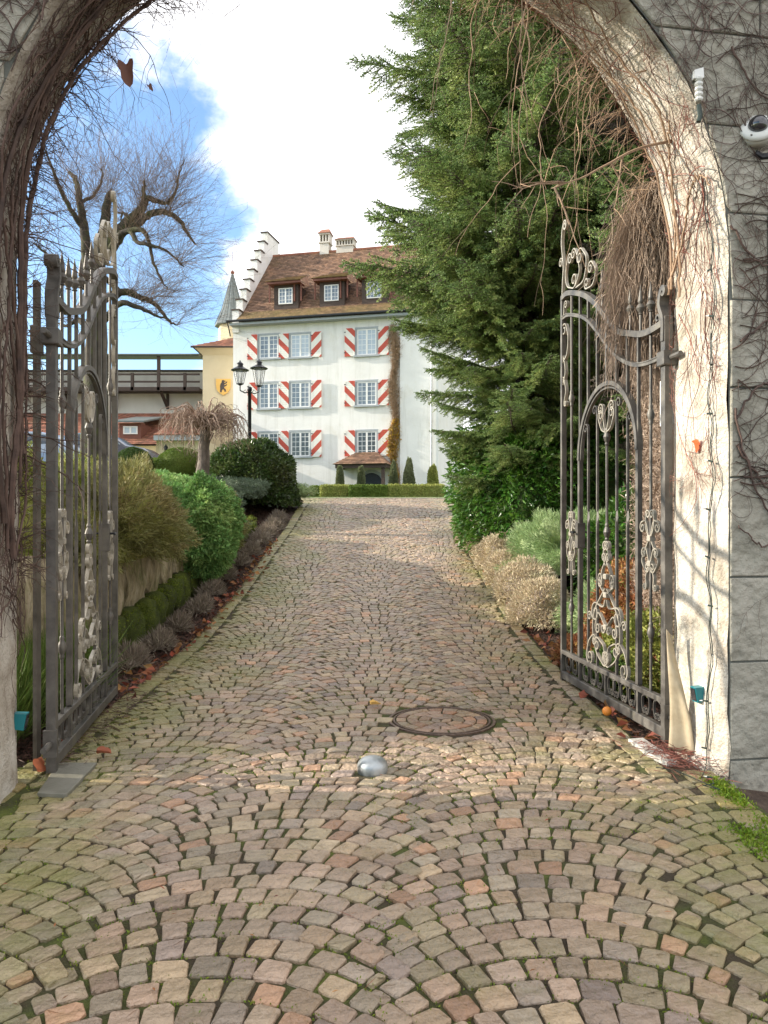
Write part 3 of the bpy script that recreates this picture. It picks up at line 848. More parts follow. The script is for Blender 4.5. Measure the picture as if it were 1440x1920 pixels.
# ------------------------------------------------------------------ house
M['facade'] = pmat('white_facade_render', [(.70, .695, .67), (.76, .755, .73), (.81, .805, .78)], .8, .9, .4, 12, detail=9, bdist=.02)
add_speck(M['facade'], .9, .52, .75, (.62, .57, .45), .5)
add_speck(M['facade'], 1.0, .50, .68, (.50, .49, .44), .45, (3, 3, .22))
M['wallpl'] = pmat('cream_castle_render', [(.50, .46, .40), (.60, .56, .49), (.66, .62, .55)], .5, .9, .4, 9, vec=(1, 1, .5), detail=9)
M['facade_warm'] = pmat('cream_tower_render', [(.62, .52, .34), (.68, .58, .40)], .8, .9, .3, 14, bdist=.02)
M['grey_trim'] = pmat('grey_painted_timber', [(.30, .33, .35), (.38, .41, .43)], 5, .6, .1, 40)
M['wood_dark'] = pmat('dark_brown_timber', [(.035, .022, .016), (.075, .048, .034)], 8, .7, .4, 30, vec=(1, 1, 6))
M['wood_red'] = pmat('red_brown_timber', [(.13, .045, .03), (.19, .07, .045)], 6, .65, .3, 30)
M['glass_d'] = pmat('window_glass_dark', [(.02, .022, .026), (.07, .075, .08)], 1.4, .06, .12, 3, spec=.9, bdist=.02)
M['glass_l'] = pmat('window_glass_curtained', [(.38, .44, .50), (.50, .56, .60)], 1.4, .1, 0, 3, spec=.9)
M['glass_m'] = pmat('window_glass_grey', [(.10, .13, .16), (.30, .33, .36)], 2.4, .08, .1, 3, spec=.9)
M['wframe'] = pmat('white_window_paint', [(.72, .72, .70), (.80, .80, .78)], 5, .5, 0, 10)
M['slate'] = pmat('lead_grey_spire', [(.10, .12, .12), (.17, .19, .19)], 5, .5, .2, 20, metallic=.2)
def tile_mat(name, cols, sx=5.2, moss=(.16, .13, .04), amt=.55, clo=.5):
    m = pmat(name, cols, 1.7, .85, 0, 10, detail=10)
    t = m.node_tree; nd = t.nodes; lk = t.links; bs = nd['Principled BSDF']
    src = bs.inputs['Base Color'].links[0].from_socket
    tcn = nd.new('ShaderNodeTexCoord'); sp = nd.new('ShaderNodeSeparateXYZ'); lk.new(tcn.outputs['UV'], sp.inputs[0])
    vo = nd.new('ShaderNodeTexWhiteNoise'); vo.noise_dimensions = '2D'
    fl = nd.new('ShaderNodeVectorMath'); fl.operation = 'FLOOR'
    sc_ = nd.new('ShaderNodeVectorMath'); sc_.operation = 'MULTIPLY'; sc_.inputs[1].default_value = (sx, 1, 1)
    of = nd.new('ShaderNodeMath'); of.operation = 'MULTIPLY'; of.inputs[1].default_value = .5
    cm = nd.new('ShaderNodeCombineXYZ'); lk.new(sp.outputs[1], of.inputs[0]); 
    fy = nd.new('ShaderNodeMath'); fy.operation = 'FLOOR'; lk.new(sp.outputs[1], fy.inputs[0])
    of2 = nd.new('ShaderNodeMath'); of2.operation = 'MULTIPLY_ADD'; of2.inputs[1].default_value = .5 / sx
    lk.new(fy.outputs[0], of2.inputs[0]); lk.new(sp.outputs[0], of2.inputs[2])
    lk.new(of2.outputs[0], cm.inputs[0]); lk.new(sp.outputs[1], cm.inputs[1])
    lk.new(cm.outputs[0], sc_.inputs[0]); lk.new(sc_.outputs[0], fl.inputs[0]); lk.new(fl.outputs[0], vo.inputs[0])
    hs = nd.new('ShaderNodeHueSaturation'); a = nd.new('ShaderNodeMapRange'); a.inputs['To Min'].default_value = .62; a.inputs['To Max'].default_value = 1.35
    lk.new(vo.outputs[0], a.inputs['Value']); lk.new(a.outputs[0], hs.inputs['Value']); lk.new(src, hs.inputs['Color'])
    # gaps between tiles
    fr = nd.new('ShaderNodeVectorMath'); fr.operation = 'FRACTION'; lk.new(sc_.outputs[0], fr.inputs[0]); s2 = nd.new('ShaderNodeSeparateXYZ'); lk.new(fr.outputs[0], s2.inputs[0])
    d = nd.new('ShaderNodeMath'); d.operation = 'PINGPONG'; d.inputs[1].default_value = .5; lk.new(s2.outputs[0], d.inputs[0])
    r = nd.new('ShaderNodeMapRange'); r.inputs['From Max'].default_value = .12; lk.new(d.outputs[0], r.inputs['Value'])
    bp = nd.new('ShaderNodeBump'); bp.inputs['Distance'].default_value = .03; bp.inputs['Strength'].default_value = .9
    lk.new(r.outputs[0], bp.inputs['Height']); lk.new(bp.outputs[0], bs.inputs['Normal'])
    n = nd.new('ShaderNodeTexNoise'); n.inputs['Scale'].default_value = .55; n.inputs['Detail'].default_value = 10; n.inputs['Roughness'].default_value = .7; lk.new(tcn.outputs['Object'], n.inputs['Vector'])
    q = nd.new('ShaderNodeMapRange'); q.inputs['From Min'].default_value = clo; q.inputs['From Max'].default_value = .72; q.inputs['To Max'].default_value = amt; lk.new(n.outputs[0], q.inputs['Value'])
    mx = nd.new('ShaderNodeMix'); mx.data_type = 'RGBA'; mx.inputs[7].default_value = (*moss, 1)
    lk.new(q.outputs[0], mx.inputs[0]); lk.new(hs.outputs[0], mx.inputs[6]); lk.new(mx.outputs[2], bs.inputs['Base Color'])
    return m
M['tile'] = tile_mat('aged_brown_roof_tile', [(.12, .07, .048), (.20, .115, .072), (.28, .16, .095)], amt=.4)
M['tile_moss'] = tile_mat('mossy_roof_tile', [(.17, .11, .06), (.26, .16, .08)], moss=(.20, .17, .05), amt=.8, clo=.38)
M['tile_red'] = tile_mat('red_roof_tile', [(.18, .07, .045), (.28, .11, .065)], amt=.35)
def tiled_slope(name, p00, p10, p01, p11, rows, m, parent, step=.035, wav=0):
    """roof slope between eave (p00-p10) and top (p01-p11) with real overlapping courses; UV: metres along, course number"""
    p00, p10, p01, p11 = [Vector(p) for p in (p00, p10, p01, p11)]
    n = (p10 - p00).cross(p01 - p00).normalized()
    Vs = []; Fs = []; UV = []
    seg = 6
    for r_ in range(rows):
        t0, t1 = r_ / rows, (r_ + 1) / rows
        row0, row1 = [], []
        for k in range(seg + 1):
            s = k / seg
            a = (p00.lerp(p10, s)).lerp(p01.lerp(p11, s), t0); b = (p00.lerp(p10, s)).lerp(p01.lerp(p11, s), t1)
            row0.append(a); row1.append(b)
        base = len(Vs)
        for k in range(seg + 1):
            Vs += [tuple(row0[k]), tuple(row0[k] + n * step), tuple(row1[k] + n * .004)]
        for k in range(seg):
            q = base + k * 3
            u0 = (row0[k] - row0[0]).length; u1 = (row0[k + 1] - row0[0]).length
            w0 = (row0[0] - p00).dot((p10 - p00).normalized())
            Fs.append((q, q + 3, q + 4, q + 1)); UV += [(w0 + u0, r_ + .02), (w0 + u1, r_ + .02), (w0 + u1, r_ + .05), (w0 + u0, r_ + .05)]
            Fs.append((q + 1, q + 4, q + 5, q + 2)); UV += [(w0 + u0, r_ + .05), (w0 + u1, r_ + .05), (w0 + u1, r_ + .98), (w0 + u0, r_ + .98)]
    me = npmesh(name, Vs, Fs, False)
    uvl = me.uv_layers.new(name='UVMap'); uvl.data.foreach_set('uv', np.array(UV, dtype=np.float32).ravel())
    return link(name, me, parent, [m])

HP = Vector((-9.22, 47.0, 2.65)); FD = Vector((.974, -.2265, 0)).normalized()
house = thing('manor_house', 'tall white manor house with a stepped gable, brown tiled roof and striped shutters', 'house', tuple(HP), math.atan2(FD.y, FD.x))
def hs_(px): r = (px - CX) / F; return (9.22 + 47 * r) / (FD.x - FD.y * r)
def hz(px, py, off=0.0): return EYE + (HY - py) / F * (47 + FD.y * hs_(px) + off) - HP.z
LEN, DEP = 12.7, 11.2
ZE = 10.75; ZR = 16.65
mb = MB()
mb.box(0, LEN, 0, DEP, -1.5, ZE, 0)
mb.add([(LEN - .3, 0, ZE), (LEN - .3, DEP, ZE), (LEN - .3, DEP / 2, ZR - .1)], [(0, 1, 2)])
wallo = mb.build('wall', [M['facade']], house)
# stepped gable
mb = MB(); n = 9; gabo = link('stepped_gable', bpy.data.meshes.new('stepped_gable'), house)
for i in range(n):
    y0 = -.12 + (DEP / 2 - .35) * i / n; ztop = ZE + .75 + (ZR + 1.25 - ZE - .75) * i / (n - 1)
    y1 = DEP - y0
    mb.box(0.0, .42, y0, y1, (ZE - .6) if i == 0 else ZE + .75 + (ZR + 1.25 - ZE - .75) * (i - 1) / (n - 1) + .0, ztop)
    nxt = y0 + (DEP / 2 - .35) / n
    for (a, b_) in (((y0 - .06, nxt + .02), (DEP - nxt - .02, DEP - y0 + .06)) if i < n - 1 else ((y0 - .06, y1 + .06),)):
        cap = MB(); cap.box(-.06, .48, a, b_, ztop + .001, ztop + .075); cap.build('gable_coping', [M['wood_dark']], gabo)
gabo.data = mb.mesh('stepped_gable'); gabo.data.materials.append(M['facade'])
# roof: flared eave, main slope, back slope
rf1 = tiled_slope('eaves_course', (.42, -.62, ZE - .02), (LEN + .2, -.62, ZE - .02), (.42, .55, ZE + .78), (LEN + .2, .55, ZE + .78), 7, M['tile_moss'], house)
rf = tiled_slope('roof', (.42, .55, ZE + .78), (LEN + .2, .55, ZE + .78), (.42, DEP / 2, ZR), (LEN + .2, DEP / 2, ZR), 38, M['tile'], house)
tiled_slope('rear_roof', (LEN + .2, DEP + .5, ZE), (.42, DEP + .5, ZE), (LEN + .2, DEP / 2, ZR), (.42, DEP / 2, ZR), 20, M['tile'], house)
mb = MB(); mb.tube([(.42, DEP / 2, ZR), (LEN + .2, DEP / 2, ZR)], .11, 8); mb.build('ridge_tiles', [M['tile_red']], house)
mb = MB(); mb.box(.0, LEN + .2, -.58, 0.0, ZE - .26, ZE - .12); mb.build('soffit', [M['grey_trim']], house)
mb = MB(); mb.tube([(-.12, -.70, ZE - .04), (LEN + .2, -.70, ZE - .04)], .075, 8); mb.tube([(-.1, -.7, ZE - .05), (-.16, -.3, ZE - .3), (-.14, -.1, ZE - .8)], .04, 6); mb.build('gutter', [M['black']], house)
# windows
GR = 'windows'
def window(px0, px1, py0, py1, glass, off=0.0, sill=True, cols=4, rows=5, parent=house):
    x0, x1 = hs_(px0), hs_(px1); xm = (px0 + px1) / 2; z0, z1 = hz(xm, py1), hz(xm, py0)
    mb = MB(); fw = .07
    sur = MB()
    g_ = .12
    sur.box(x0 - g_, x1 + g_, -.055, .0, z1, z1 + g_); sur.box(x0 - g_, x0, -.05, .0, z0, z1); sur.box(x1, x1 + g_, -.05, 0, z0, z1)
    w = sur.build('window', [M['grey_trim'] if True else M['facade']], parent)
    y = -.03
    mb.box(x0, x1, y, .0, z1 - fw, z1); mb.box(x0, x1, y, .0, z0, z0 + fw); mb.box(x0, x0 + fw, y, 0, z0 + fw, z1 - fw); mb.box(x1 - fw, x1, y, 0, z0 + fw, z1 - fw)
    xc = (x0 + x1) / 2; mb.box(xc - .055, xc + .055, y - .005, 0, z0 + fw, z1 - fw)
    for i in range(1, cols):
        if i * 2 == cols: continue
        xx = x0 + (x1 - x0) * i / cols; mb.box(xx - .014, xx + .014, y + .012, 0, z0 + fw, z1 - fw)
    for j in range(1, rows):
        zz = z0 + (z1 - z0) * j / rows; mb.box(x0 + fw, x1 - fw, y + .010, 0, zz - .014, zz + .014)
    mb.build('window_frame', [M['wframe']], w)
    pn = MB(); pn.box(x0 + .03, x1 - .03, -.012, -.002, z0 + .03, z1 - .03); pn.build('pane', [glass], w)
    if sill:
        s = MB(); s.box(x0 - .2, x1 + .2, -.14, 0, z0 - .1, z0); s.build('sill', [M['grey_trim']], w)
    return x0, x1, z0, z1
SHUT = {}
def stripe_mat(sgn):
    m = pmat('striped_shutter_paint_%s' % ('rising' if sgn > 0 else 'falling'), [(.74, .72, .66), (.80, .78, .73)], 5, .6, .1, 40)
    t = m.node_tree; nd = t.nodes; lk = t.links; bs = nd['Principled BSDF']; src = bs.inputs['Base Color'].links[0].from_socket
    tcn = nd.new('ShaderNodeTexCoord'); sp = nd.new('ShaderNodeSeparateXYZ'); lk.new(tcn.outputs['Object'], sp.inputs[0])
    a = nd.new('ShaderNodeMath'); a.operation = 'MULTIPLY_ADD'; a.inputs[1].default_value = -1.0 * sgn; lk.new(sp.outputs[0], a.inputs[0]); lk.new(sp.outputs[2], a.inputs[2])
    b = nd.new('ShaderNodeMath'); b.operation = 'MULTIPLY'; b.inputs[1].default_value = 1 / .86; lk.new(a.outputs[0], b.inputs[0])
    c = nd.new('ShaderNodeMath'); c.operation = 'FRACT'; lk.new(b.outputs[0], c.inputs[0])
    d = nd.new('ShaderNodeMath'); d.operation = 'LESS_THAN'; d.inputs[1].default_value = .46; lk.new(c.outputs[0], d.inputs[0])
    mx = nd.new('ShaderNodeMix'); mx.data_type = 'RGBA'; mx.inputs[7].default_value = (.50, .075, .045, 1)
    lk.new(d.outputs[0], mx.inputs[0]); lk.new(src, mx.inputs[6]); lk.new(mx.outputs[2], bs.inputs['Base Color'])
    return m
SM = {1: stripe_mat(1), -1: stripe_mat(-1)}
def shutter(x0, x1, z0, z1, sgn):
    w = x1 - x0; h = z1 - z0
    mb = MB(); b_ = .07
    mb.box(0, w, -.03, 0, 0, h); 
    mb.box(0, b_, -.042, -.031, 0, h); mb.box(w - b_, w, -.042, -.031, 0, h)
    for z in (0, h - b_): mb.box(b_, w - b_, -.042, -.031, z, z + b_)
    for j in range(12): zz = b_ + (h - 2 * b_) * (j + .5) / 12; mb.box(b_, w - b_, -.039, -.031, zz - .03, zz + .03)
    o = mb.build('shutter', [SM[sgn]], house, False, (x0, -.055 - rnd.uniform(0, .03), z0))
    hg = MB(); hg.box(-.03, .08, -.05, -.043, h * .85, h * .88); hg.build('hinge', [M['black']], o); hg = MB(); hg.box(-.03, .08, -.05, -.043, h * .12, h * .15); hg.build('hinge', [M['black']], o)
rows_ = [(629, 672, 613, 666), (719, 766, 712, 760), (812, 858, 805, 854)]
for ri, (a0, a1, b0, b1) in enumerate(rows_):
    g1 = [M['glass_m'], M['glass_m'], M['glass_d']][ri]; g2 = [M['glass_l'], M['glass_m'], M['glass_d']][ri]; g3 = [M['glass_l'], M['glass_m'], M['glass_d']][ri]
    w1 = window(487, 522, a0, a1, g1); w2 = window(546, 581, a0 - 2, a1 - 2, g2); w3 = window(670, 706, b0 + 4, b1, g3)
    sw = .62
    for (wn, l, r_) in ((w1, 1, 0), (w2, 1, 1), (w3, 1, 1)):
        x0, x1, z0, z1 = wn
        if l: shutter(x0 - .13 - sw, x0 - .13, z0 - .04, z1 + .08, -1)
        if r_: shutter(x1 + .13, x1 + .13 + sw, z0 - .04, z1 + .08, 1)
# loggia opening near the conifer
x0, x1 = hs_(757), hs_(783); mb = MB(); mb.box(x0, x1, -.02, .0, hz(770, 668), hz(770, 632)); mb.build('loggia_opening', [M['glass_m']], house)
mb = MB(); mb.box(x0, x1, -.08, -.03, hz(770, 658), hz(770, 656)); mb.box(x0, x0 + .05, -.08, -.03, hz(770, 668), hz(770, 656)); mb.box(x1 - .05, x1, -.08, -.03, hz(770, 668), hz(770, 656)); mb.build('loggia_rail', [M['wood_dark']], house)
# pilaster / drain strip at the corner
mb = MB(); mb.box(10.45, LEN, -.16, .0, -1.5, ZE - .3); mb.build('projecting_bay', [M['facade']], house)
mb = MB(); mb.tube([(12.3, -.24, -1), (12.3, -.24, ZE - .2)], .05, 8); mb.build('downpipe', [M['galv']], house)
# dormers
for pxw in (535, 622, 703):
    sx = hs_(pxw) - .15; dm = MB(); yf = .55; z0 = ZE + .95; z1 = z0 + 1.35; hw = .78
    dm.box(sx - hw, sx + hw, yf, yf + 2.2, z0 - .2, z1)
    d = dm.build('dormer', [M['wood_dark']], house)
    wd = MB(); wx0, wx1 = sx - .48, sx + .42; wz0, wz1 = z0 + .18, z1 - .2; y = yf - .04
    for (a, b_, c, e) in ((wx0, wx1, wz1 - .06, wz1), (wx0, wx1, wz0, wz0 + .06), (wx0, wx0 + .06, wz0 + .06, wz1 - .06), (wx1 - .06, wx1, wz0 + .06, wz1 - .06), ((wx0 + wx1) / 2 - .04, (wx0 + wx1) / 2 + .04, wz0 + .06, wz1 - .06)):
        wd.box(a, b_, y, yf - .001, c, e)
    for k in range(1, 4): zz = wz0 + (wz1 - wz0) * k / 4; wd.box(wx0 + .06, wx1 - .06, y + .01, yf - .001, zz - .012, zz + .012)
    for k in (1, 3): xx = wx0 + (wx1 - wx0) * k / 4; wd.box(xx - .012, xx + .012, y + .01, yf - .001, wz0 + .06, wz1 - .06)
    wd.build('window_frame', [M['wframe']], d)
    pn = MB(); pn.box(wx0 + .02, wx1 - .02, yf - .018, yf - .003, wz0 + .02, wz1 - .02); pn.build('pane', [M['glass_m']], d)
    fb = MB(); fb.box(sx - 1.08, sx + 1.05, yf - .42, yf - .36, z1 - .02, z1 + .16); fb.box(sx - 1.06, sx + 1.03, yf - .36, yf + .5, z1 - .01, z1 + .03)
    for s in (-1.05, .55, .98): fb.box(sx + s - .04, sx + s + .04, yf - .1, yf - .02, z0 + .3, z1)
    fb.build('fascia', [M['wood_red']], d)
    tiled_slope('dormer_roof', (sx - 1.15, yf - .5, z1 + .12), (sx + 1.12, yf - .5, z1 + .12), (sx - .55, yf + 1.75, z1 + 1.02), (sx + .75, yf + 1.75, z1 + 1.02), 10, M['tile_moss'], d)
    sd = MB(); sd.add([(sx - 1.15, yf - .5, z1 + .12), (sx - .55, yf + 1.75, z1 + 1.02), (sx - 1.1, yf + 1.2, z1 + .1)], [(0, 1, 2)]); sd.add([(sx + 1.12, yf - .5, z1 + .12), (sx + .75, yf + 1.75, z1 + 1.02), (sx + 1.1, yf + 1.2, z1 + .1)], [(0, 2, 1)]); sd.build('dormer_hip', [M['tile']], d)
# chimneys
def chimney(px, w, zb, zt, lab, slots):
    x = hs_(px) - 1.55; y = DEP / 2 + .15
    mb = MB(); mb.box(x - w / 2, x + w / 2, y - .35, y + .35, zb, zb + (zt - zb) * .45); mb.box(x - w / 2 - .07, x + w / 2 + .07, y - .42, y + .42, zb + (zt - zb) * .45, zb + (zt - zb) * .5)
    for k in range(slots + 1):
        xx = x - w / 2 + w * k / slots; mb.box(xx - .04, xx + .04, y - .33, y + .33, zb + (zt - zb) * .5, zb + (zt - zb) * .75)
    mb.box(x - w / 2 - .06, x + w / 2 + .06, y - .4, y + .4, zb + (zt - zb) * .75, zb + (zt - zb) * .8)
    c = mb.build('chimney', [M['wallpl']], house)
    rr = MB(); zz = zb + (zt - zb) * .8; rr.add([(x - w / 2 - .12, y - .48, zz), (x + w / 2 + .12, y - .48, zz), (x + w / 2 + .12, y + .48, zz), (x - w / 2 - .12, y + .48, zz), (x - w / 2 + .05, y, zt), (x + w / 2 - .05, y, zt)], [(0, 1, 5, 4), (2, 3, 4, 5), (1, 2, 5), (3, 0, 4), (3, 2, 1, 0)])
    rr.build('chimney_cap', [M['tile_red']], c)
chimney(603, .62, ZR - .3, 18.25, '', 3); chimney(646, 1.15, ZR - .3, 17.6, '', 6)
# entrance porch
px0, px1 = hs_(640), hs_(738); zp = hz(688, 880)
mb = MB()
for x in (px0 + .35, px1 - .3): mb.box(x - .09, x + .09, -1.5, -1.32, -.4, zp)
mb.box(px0 + .1, px1 - .1, -1.6, -1.45, zp - .02, zp + .22); mb.box(px0 + .1, px0 + .2, -1.45, 0, zp, zp + .2); mb.box(px1 - .2, px1 - .1, -1.45, 0, zp, zp + .2)
pc = mb.build('porch', [M['wood_dark']], house)
tiled_slope('porch_roof', (px0, -1.75, zp + .2), (px1, -1.75, zp + .2), (px0 + .95, -.02, zp + 1.0), (px1 - .95, -.02, zp + 1.0), 8, M['tile'], pc)
mb = MB(); mb.add([(px0, -1.75, zp + .2), (px0 + .95, -.02, zp + 1.0), (px0, 0, zp + .2)], [(0, 1, 2)]); mb.add([(px1, -1.75, zp + .2), (px1 - .95, -.02, zp + 1.0), (px1, 0, zp + .2)], [(0, 2, 1)]); mb.build('porch_hip', [M['tile']], pc)
dc = hs_(697); mb = MB(); pts = [(dc + .62, -.5)] + [(dc + .62 * math.cos(PI * i / 14), .95 + .55 * math.sin(PI * i / 14)) for i in range(15)] + [(dc - .62, -.5)]
mb.add([(a, -.035, b_) for a, b_ in pts], [tuple(range(len(pts)))]); dr = mb.build('front_door', [M['black']], house)
mb = MB(); mb.ribbon([(dc + (.72) * math.cos(PI * i / 14), .95 + .65 * math.sin(PI * i / 14)) for i in range(15)], .12, .16); mb.build('door_surround', [M['grey_trim']], house)

# cream tower with shield
def wx(px, d): return (px - CX) / F * d
def wz(py, d): return EYE + (HY - py) / F * d
tw = thing('cream_tower', 'cream stair tower with a red tiled roof and a bear shield beside the manor house', 'tower', (wx(410, 49.5), 49.5, 2.6))
x0, x1 = wx(380, 49.2) - wx(410, 49.5), 1.3; zt = wz(655, 49.5) - 2.6
mb = MB(); mb.box(x0, x1, -.3, 5.2, -1.5, zt); mb.build('wall', [M['facade_warm']], tw)
mb = MB(); mb.hexa([(x0, -.3, zt - .45), (x1, -.3, zt - .45), (x1, -.25, zt - .45), (x0, -.25, zt - .45)], [(x0 - .45, -.75, zt - .02), (x1, -.75, zt - .02), (x1, -.25, zt - .02), (x0 - .45, -.25, zt - .02)]); mb.build('cove', [M['facade_warm']], tw)
tiled_slope('roof', (x0 - .6, -.9, zt), (x1 + .2, -.9, zt), (x1 + .1, 1.6, zt + 1.25), (x1 + .2, 1.6, zt + 1.25), 9, M['tile_red'], tw)
mb = MB(); mb.add([(x0 - .6, -.9, zt), (x1 + .1, 1.6, zt + 1.25), (x0 - .6, 5, zt)], [(0, 1, 2)]); mb.box(x0 - .62, x1, -.93, -.88, zt - .09, zt + .03); mb.build('roof_side', [M['wood_dark']], tw)
# shield with the standing bear
M['shield'] = pmat('yellow_shield_paint', [(.72, .42, .10), (.80, .50, .14)], 5, .6, 0, 10)
M['bear'] = pmat('black_bear_paint', [(.05, .035, .03), (.09, .07, .06)], 5, .6, 0, 10)
sh = thing('coat_of_arms', 'yellow shield with a black upright bear painted on the cream tower', 'shield', (wx(418.5, 49.1), 49.14, wz(725, 49.1)))
pts = [(-.46, .50), (.46, .50), (.46, .05), (.42, -.15), (.33, -.31), (.2, -.43), (0, -.54), (-.2, -.43), (-.33, -.31), (-.42, -.15), (-.46, .05)]
def plate(mb, pts, y0, y1):
    n = len(pts); mb.add([(a, y0, b_) for a, b_ in pts] + [(a, y1, b_) for a, b_ in pts], [tuple(range(n - 1, -1, -1)), tuple(range(n, 2 * n))] + [(i, (i + 1) % n, n + (i + 1) % n, n + i) for i in range(n)])
mb = MB(); plate(mb, pts, -.05, .04); mb.build('shield_board', [M['shield']], sh)
bear = [(-.02, .40), (.05, .42), (.09, .38), (.17, .37), (.20, .33), (.16, .29), (.09, .29), (.10, .22), (.20, .25), (.28, .33), (.32, .30), (.27, .20), (.16, .14), (.10, .13), (.12, .06), (.22, .10), (.29, .14), (.31, .09), (.24, .02), (.12, -.04), (.10, -.12), (.20, -.20), (.22, -.30), (.26, -.36), (.12, -.37), (.10, -.27), (.02, -.20), (-.05, -.26), (-.08, -.36), (-.05, -.41), (-.20, -.40), (-.19, -.30), (-.19, -.16), (-.20, .0), (-.16, .16), (-.08, .27), (-.08, .36)]
mb = MB(); n = len(bear); mb.add([(a * .9 - .02, -.06, b_ * .95 + .03) for a, b_ in bear], [tuple(range(n))]); mb.build('bear_emblem', [M['bear']], sh)
mb = MB(); mb.ribbon([(.06, .36), (.30, .40)], .004, .02); 
# spire
sp_ = thing('spired_turret', 'slim turret with a pointed grey metal spire and ball finial behind the stepped gable', 'turret', (wx(436, 54), 54, 2.6))
zb = wz(612, 54) - 2.6; za = wz(515, 54) - 2.6; zf = wz(466, 54) - 2.6
mb = MB(); mb.lathe([(.98, -1), (.98, zb)], sides=8); mb.build('wall', [M['facade_warm']], sp_)
mb = MB(); mb.lathe([(1.26, zb - .02), (1.27, zb + .03), (1.02, zb + .5), (.78, zb + 1.1), (.5, zb + 2.1), (.06, za + .1)], sides=8)
for k in range(16):
    a = 2 * PI * k / 16; mb.tube([(1.24 * math.cos(a), 1.24 * math.sin(a), zb + .05), (.77 * math.cos(a), .77 * math.sin(a), zb + 1.12), (.07 * math.cos(a), .07 * math.sin(a), za)], .022, 4)
mb.build('spire', [M['slate']], sp_)
mb = MB(); mb.lathe([(.03, za), (.14, za + .08), (.15, za + .18), (.06, za + .28), (.02, za + .3), (.012, zf)], sides=10); mb.build('finial', [M['wood_red']], sp_, True)

# ------------------------------------------------------------------ curtain wall with wall-walk
D0 = 51.0
cw = thing('castle_wall', 'long castle wall with a roofed timber wall-walk and brown railing', 'castle wall', (wx(60, D0), D0, 3.0))
def cwx(px): return wx(px, D0) - wx(60, D0)
def cwz(py): return wz(py, D0) - 3.0
XA0, XA1 = -24.0, cwx(383)
mb = MB(); mb.box(XA0, XA1, .0, .8, -1, cwz(697)); mb.build('wall', [M['wallpl']], cw)
mb = MB(); mb.box(XA0, XA1, -.15, .95, cwz(697), cwz(694)); mb.build('wall_plate', [M['wood_dark']], cw)
mb = MB(); mb.hexa([(XA0, -1.5, cwz(676)), (XA1, -1.5, cwz(676)), (XA1, .9, cwz(669)), (XA0, .9, cwz(669))], [(XA0, -1.5, cwz(672)), (XA1, -1.5, cwz(672)), (XA1, .9, cwz(665)), (XA0, .9, cwz(665))]); mb.tube([(XA0, -1.55, cwz(674)), (XA1, -1.55, cwz(674))], .06, 8); mb.build('walkway_roof', [M['slate']], cw)
mb = MB(); mb.box(XA0, XA1, -1.3, -.001, cwz(738), cwz(733)); mb.box(XA0, XA1, -1.36, -1.30, cwz(739), cwz(732)); mb.build('walkway_deck', [M['wood_dark']], cw)
for zt_ in (708.5, 722):
    mb = MB(); mb.box(XA0, XA1, -1.29, -1.22, cwz(zt_ + 1.6), cwz(zt_ - 1.6)); mb.build('handrail', [M['wood_dark']], cw)
step = cwx(308) - cwx(260)
k0 = int((XA0 - cwx(260)) / step)
for k in range(k0, 3):
    x = cwx(260) + k * step
    if x > XA1 - .1: continue
    mb = MB(); tall = (k % 2 == 1)
    mb.box(x - .09, x + .09, -1.36, -1.18, cwz(738), cwz(676) if tall else cwz(706)); mb.build('post', [M['wood_dark']], cw)
    if tall:
        mb = MB(); mb.bar((x + .25, -.05, cwz(765)), (x + .1, -1.15, cwz(739)), .16, .16); mb.box(x + .17, x + .33, -.16, -.002, cwz(767), cwz(739)); mb.build('bracket', [M['wood_dark']], cw)
        mb = MB(); mb.box(x - .4, x - .25, -.1, .05, cwz(694), cwz(671)); mb.build('roof_prop', [M['wood_dark']], cw)
# outbuildings with red roof
D1 = 44.0
ob = thing('outbuilding', 'low outbuilding with a red tiled roof and small dormer under the castle wall', 'outbuilding', (wx(60, D1), D1, 3.2))
def ox(px): return wx(px, D1) - wx(60, D1)
def oz(py): return wz(py, D1) - 3.2
mb = MB(); mb.box(-14, ox(292), 0, 6, -1.5, oz(836)); mb.build('wall', [M['facade_warm']], ob)
tiled_slope('roof', (-14, -.4, oz(834)), (ox(298), -.4, oz(834)), (-14, 6.2, oz(768) + .62), (ox(345), 6.2, oz(768) + .62), 22, M['tile_red'], ob)
xd0, xd1 = ox(217), ox(258); zd0, zd1 = oz(813), oz(791)
mb = MB(); mb.box(xd0, xd1, .6, 3.6, zd0 - .3, zd1); d = mb.build('dormer', [M['wood_red']], ob)
mb = MB(); mb.hexa([(xd0 - .3, .2, zd1), (xd1 + .3, .2, zd1), (xd1 + .3, 4.6, zd1 + .8), (xd0 - .3, 4.6, zd1 + .8)], [(xd0 - .3, .2, zd1 + .1), (xd1 + .3, .2, zd1 + .1), (xd1 + .3, 4.6, zd1 + .9), (xd0 - .3, 4.6, zd1 + .9)]); mb.build('dormer_roof', [M['slate']], d)
wa, wb = ox(225), ox(252); wc, we = oz(812), oz(797)
mb = MB(); mb.box(wa, wb, .55, .599, wc, we); mb.box(wa, wb, .54, .549, wc, wc + .07); mb.box(wa, wb, .54, .549, we - .07, we); 
mb = MB(); mb.box(wa, wa + .07, .53, .599, wc, we); mb.box(wb - .07, wb, .53, .599, wc, we); mb.box((wa + wb) / 2 - .05, (wa + wb) / 2 + .05, .53, .599, wc, we); mb.box(wa + .07, wb - .07, .535, .599, we - .07, we); mb.box(wa + .07, wb - .07, .535, .599, wc, wc + .07); mb.build('window_frame', [M['wframe']], d)
mb = MB(); mb.box(wa + .05, wb - .05, .56, .598, wc + .05, we - .05); mb.build('pane', [M['glass_l']], d)
ga = thing('garage', 'cream garage with a low red roof and grey fascia behind the clipped box balls', 'garage', (wx(335, 42), 42, 3.0))
def gx(px): return wx(px, 42) - wx(335, 42)
def gz_(py): return wz(py, 42) - 3.0
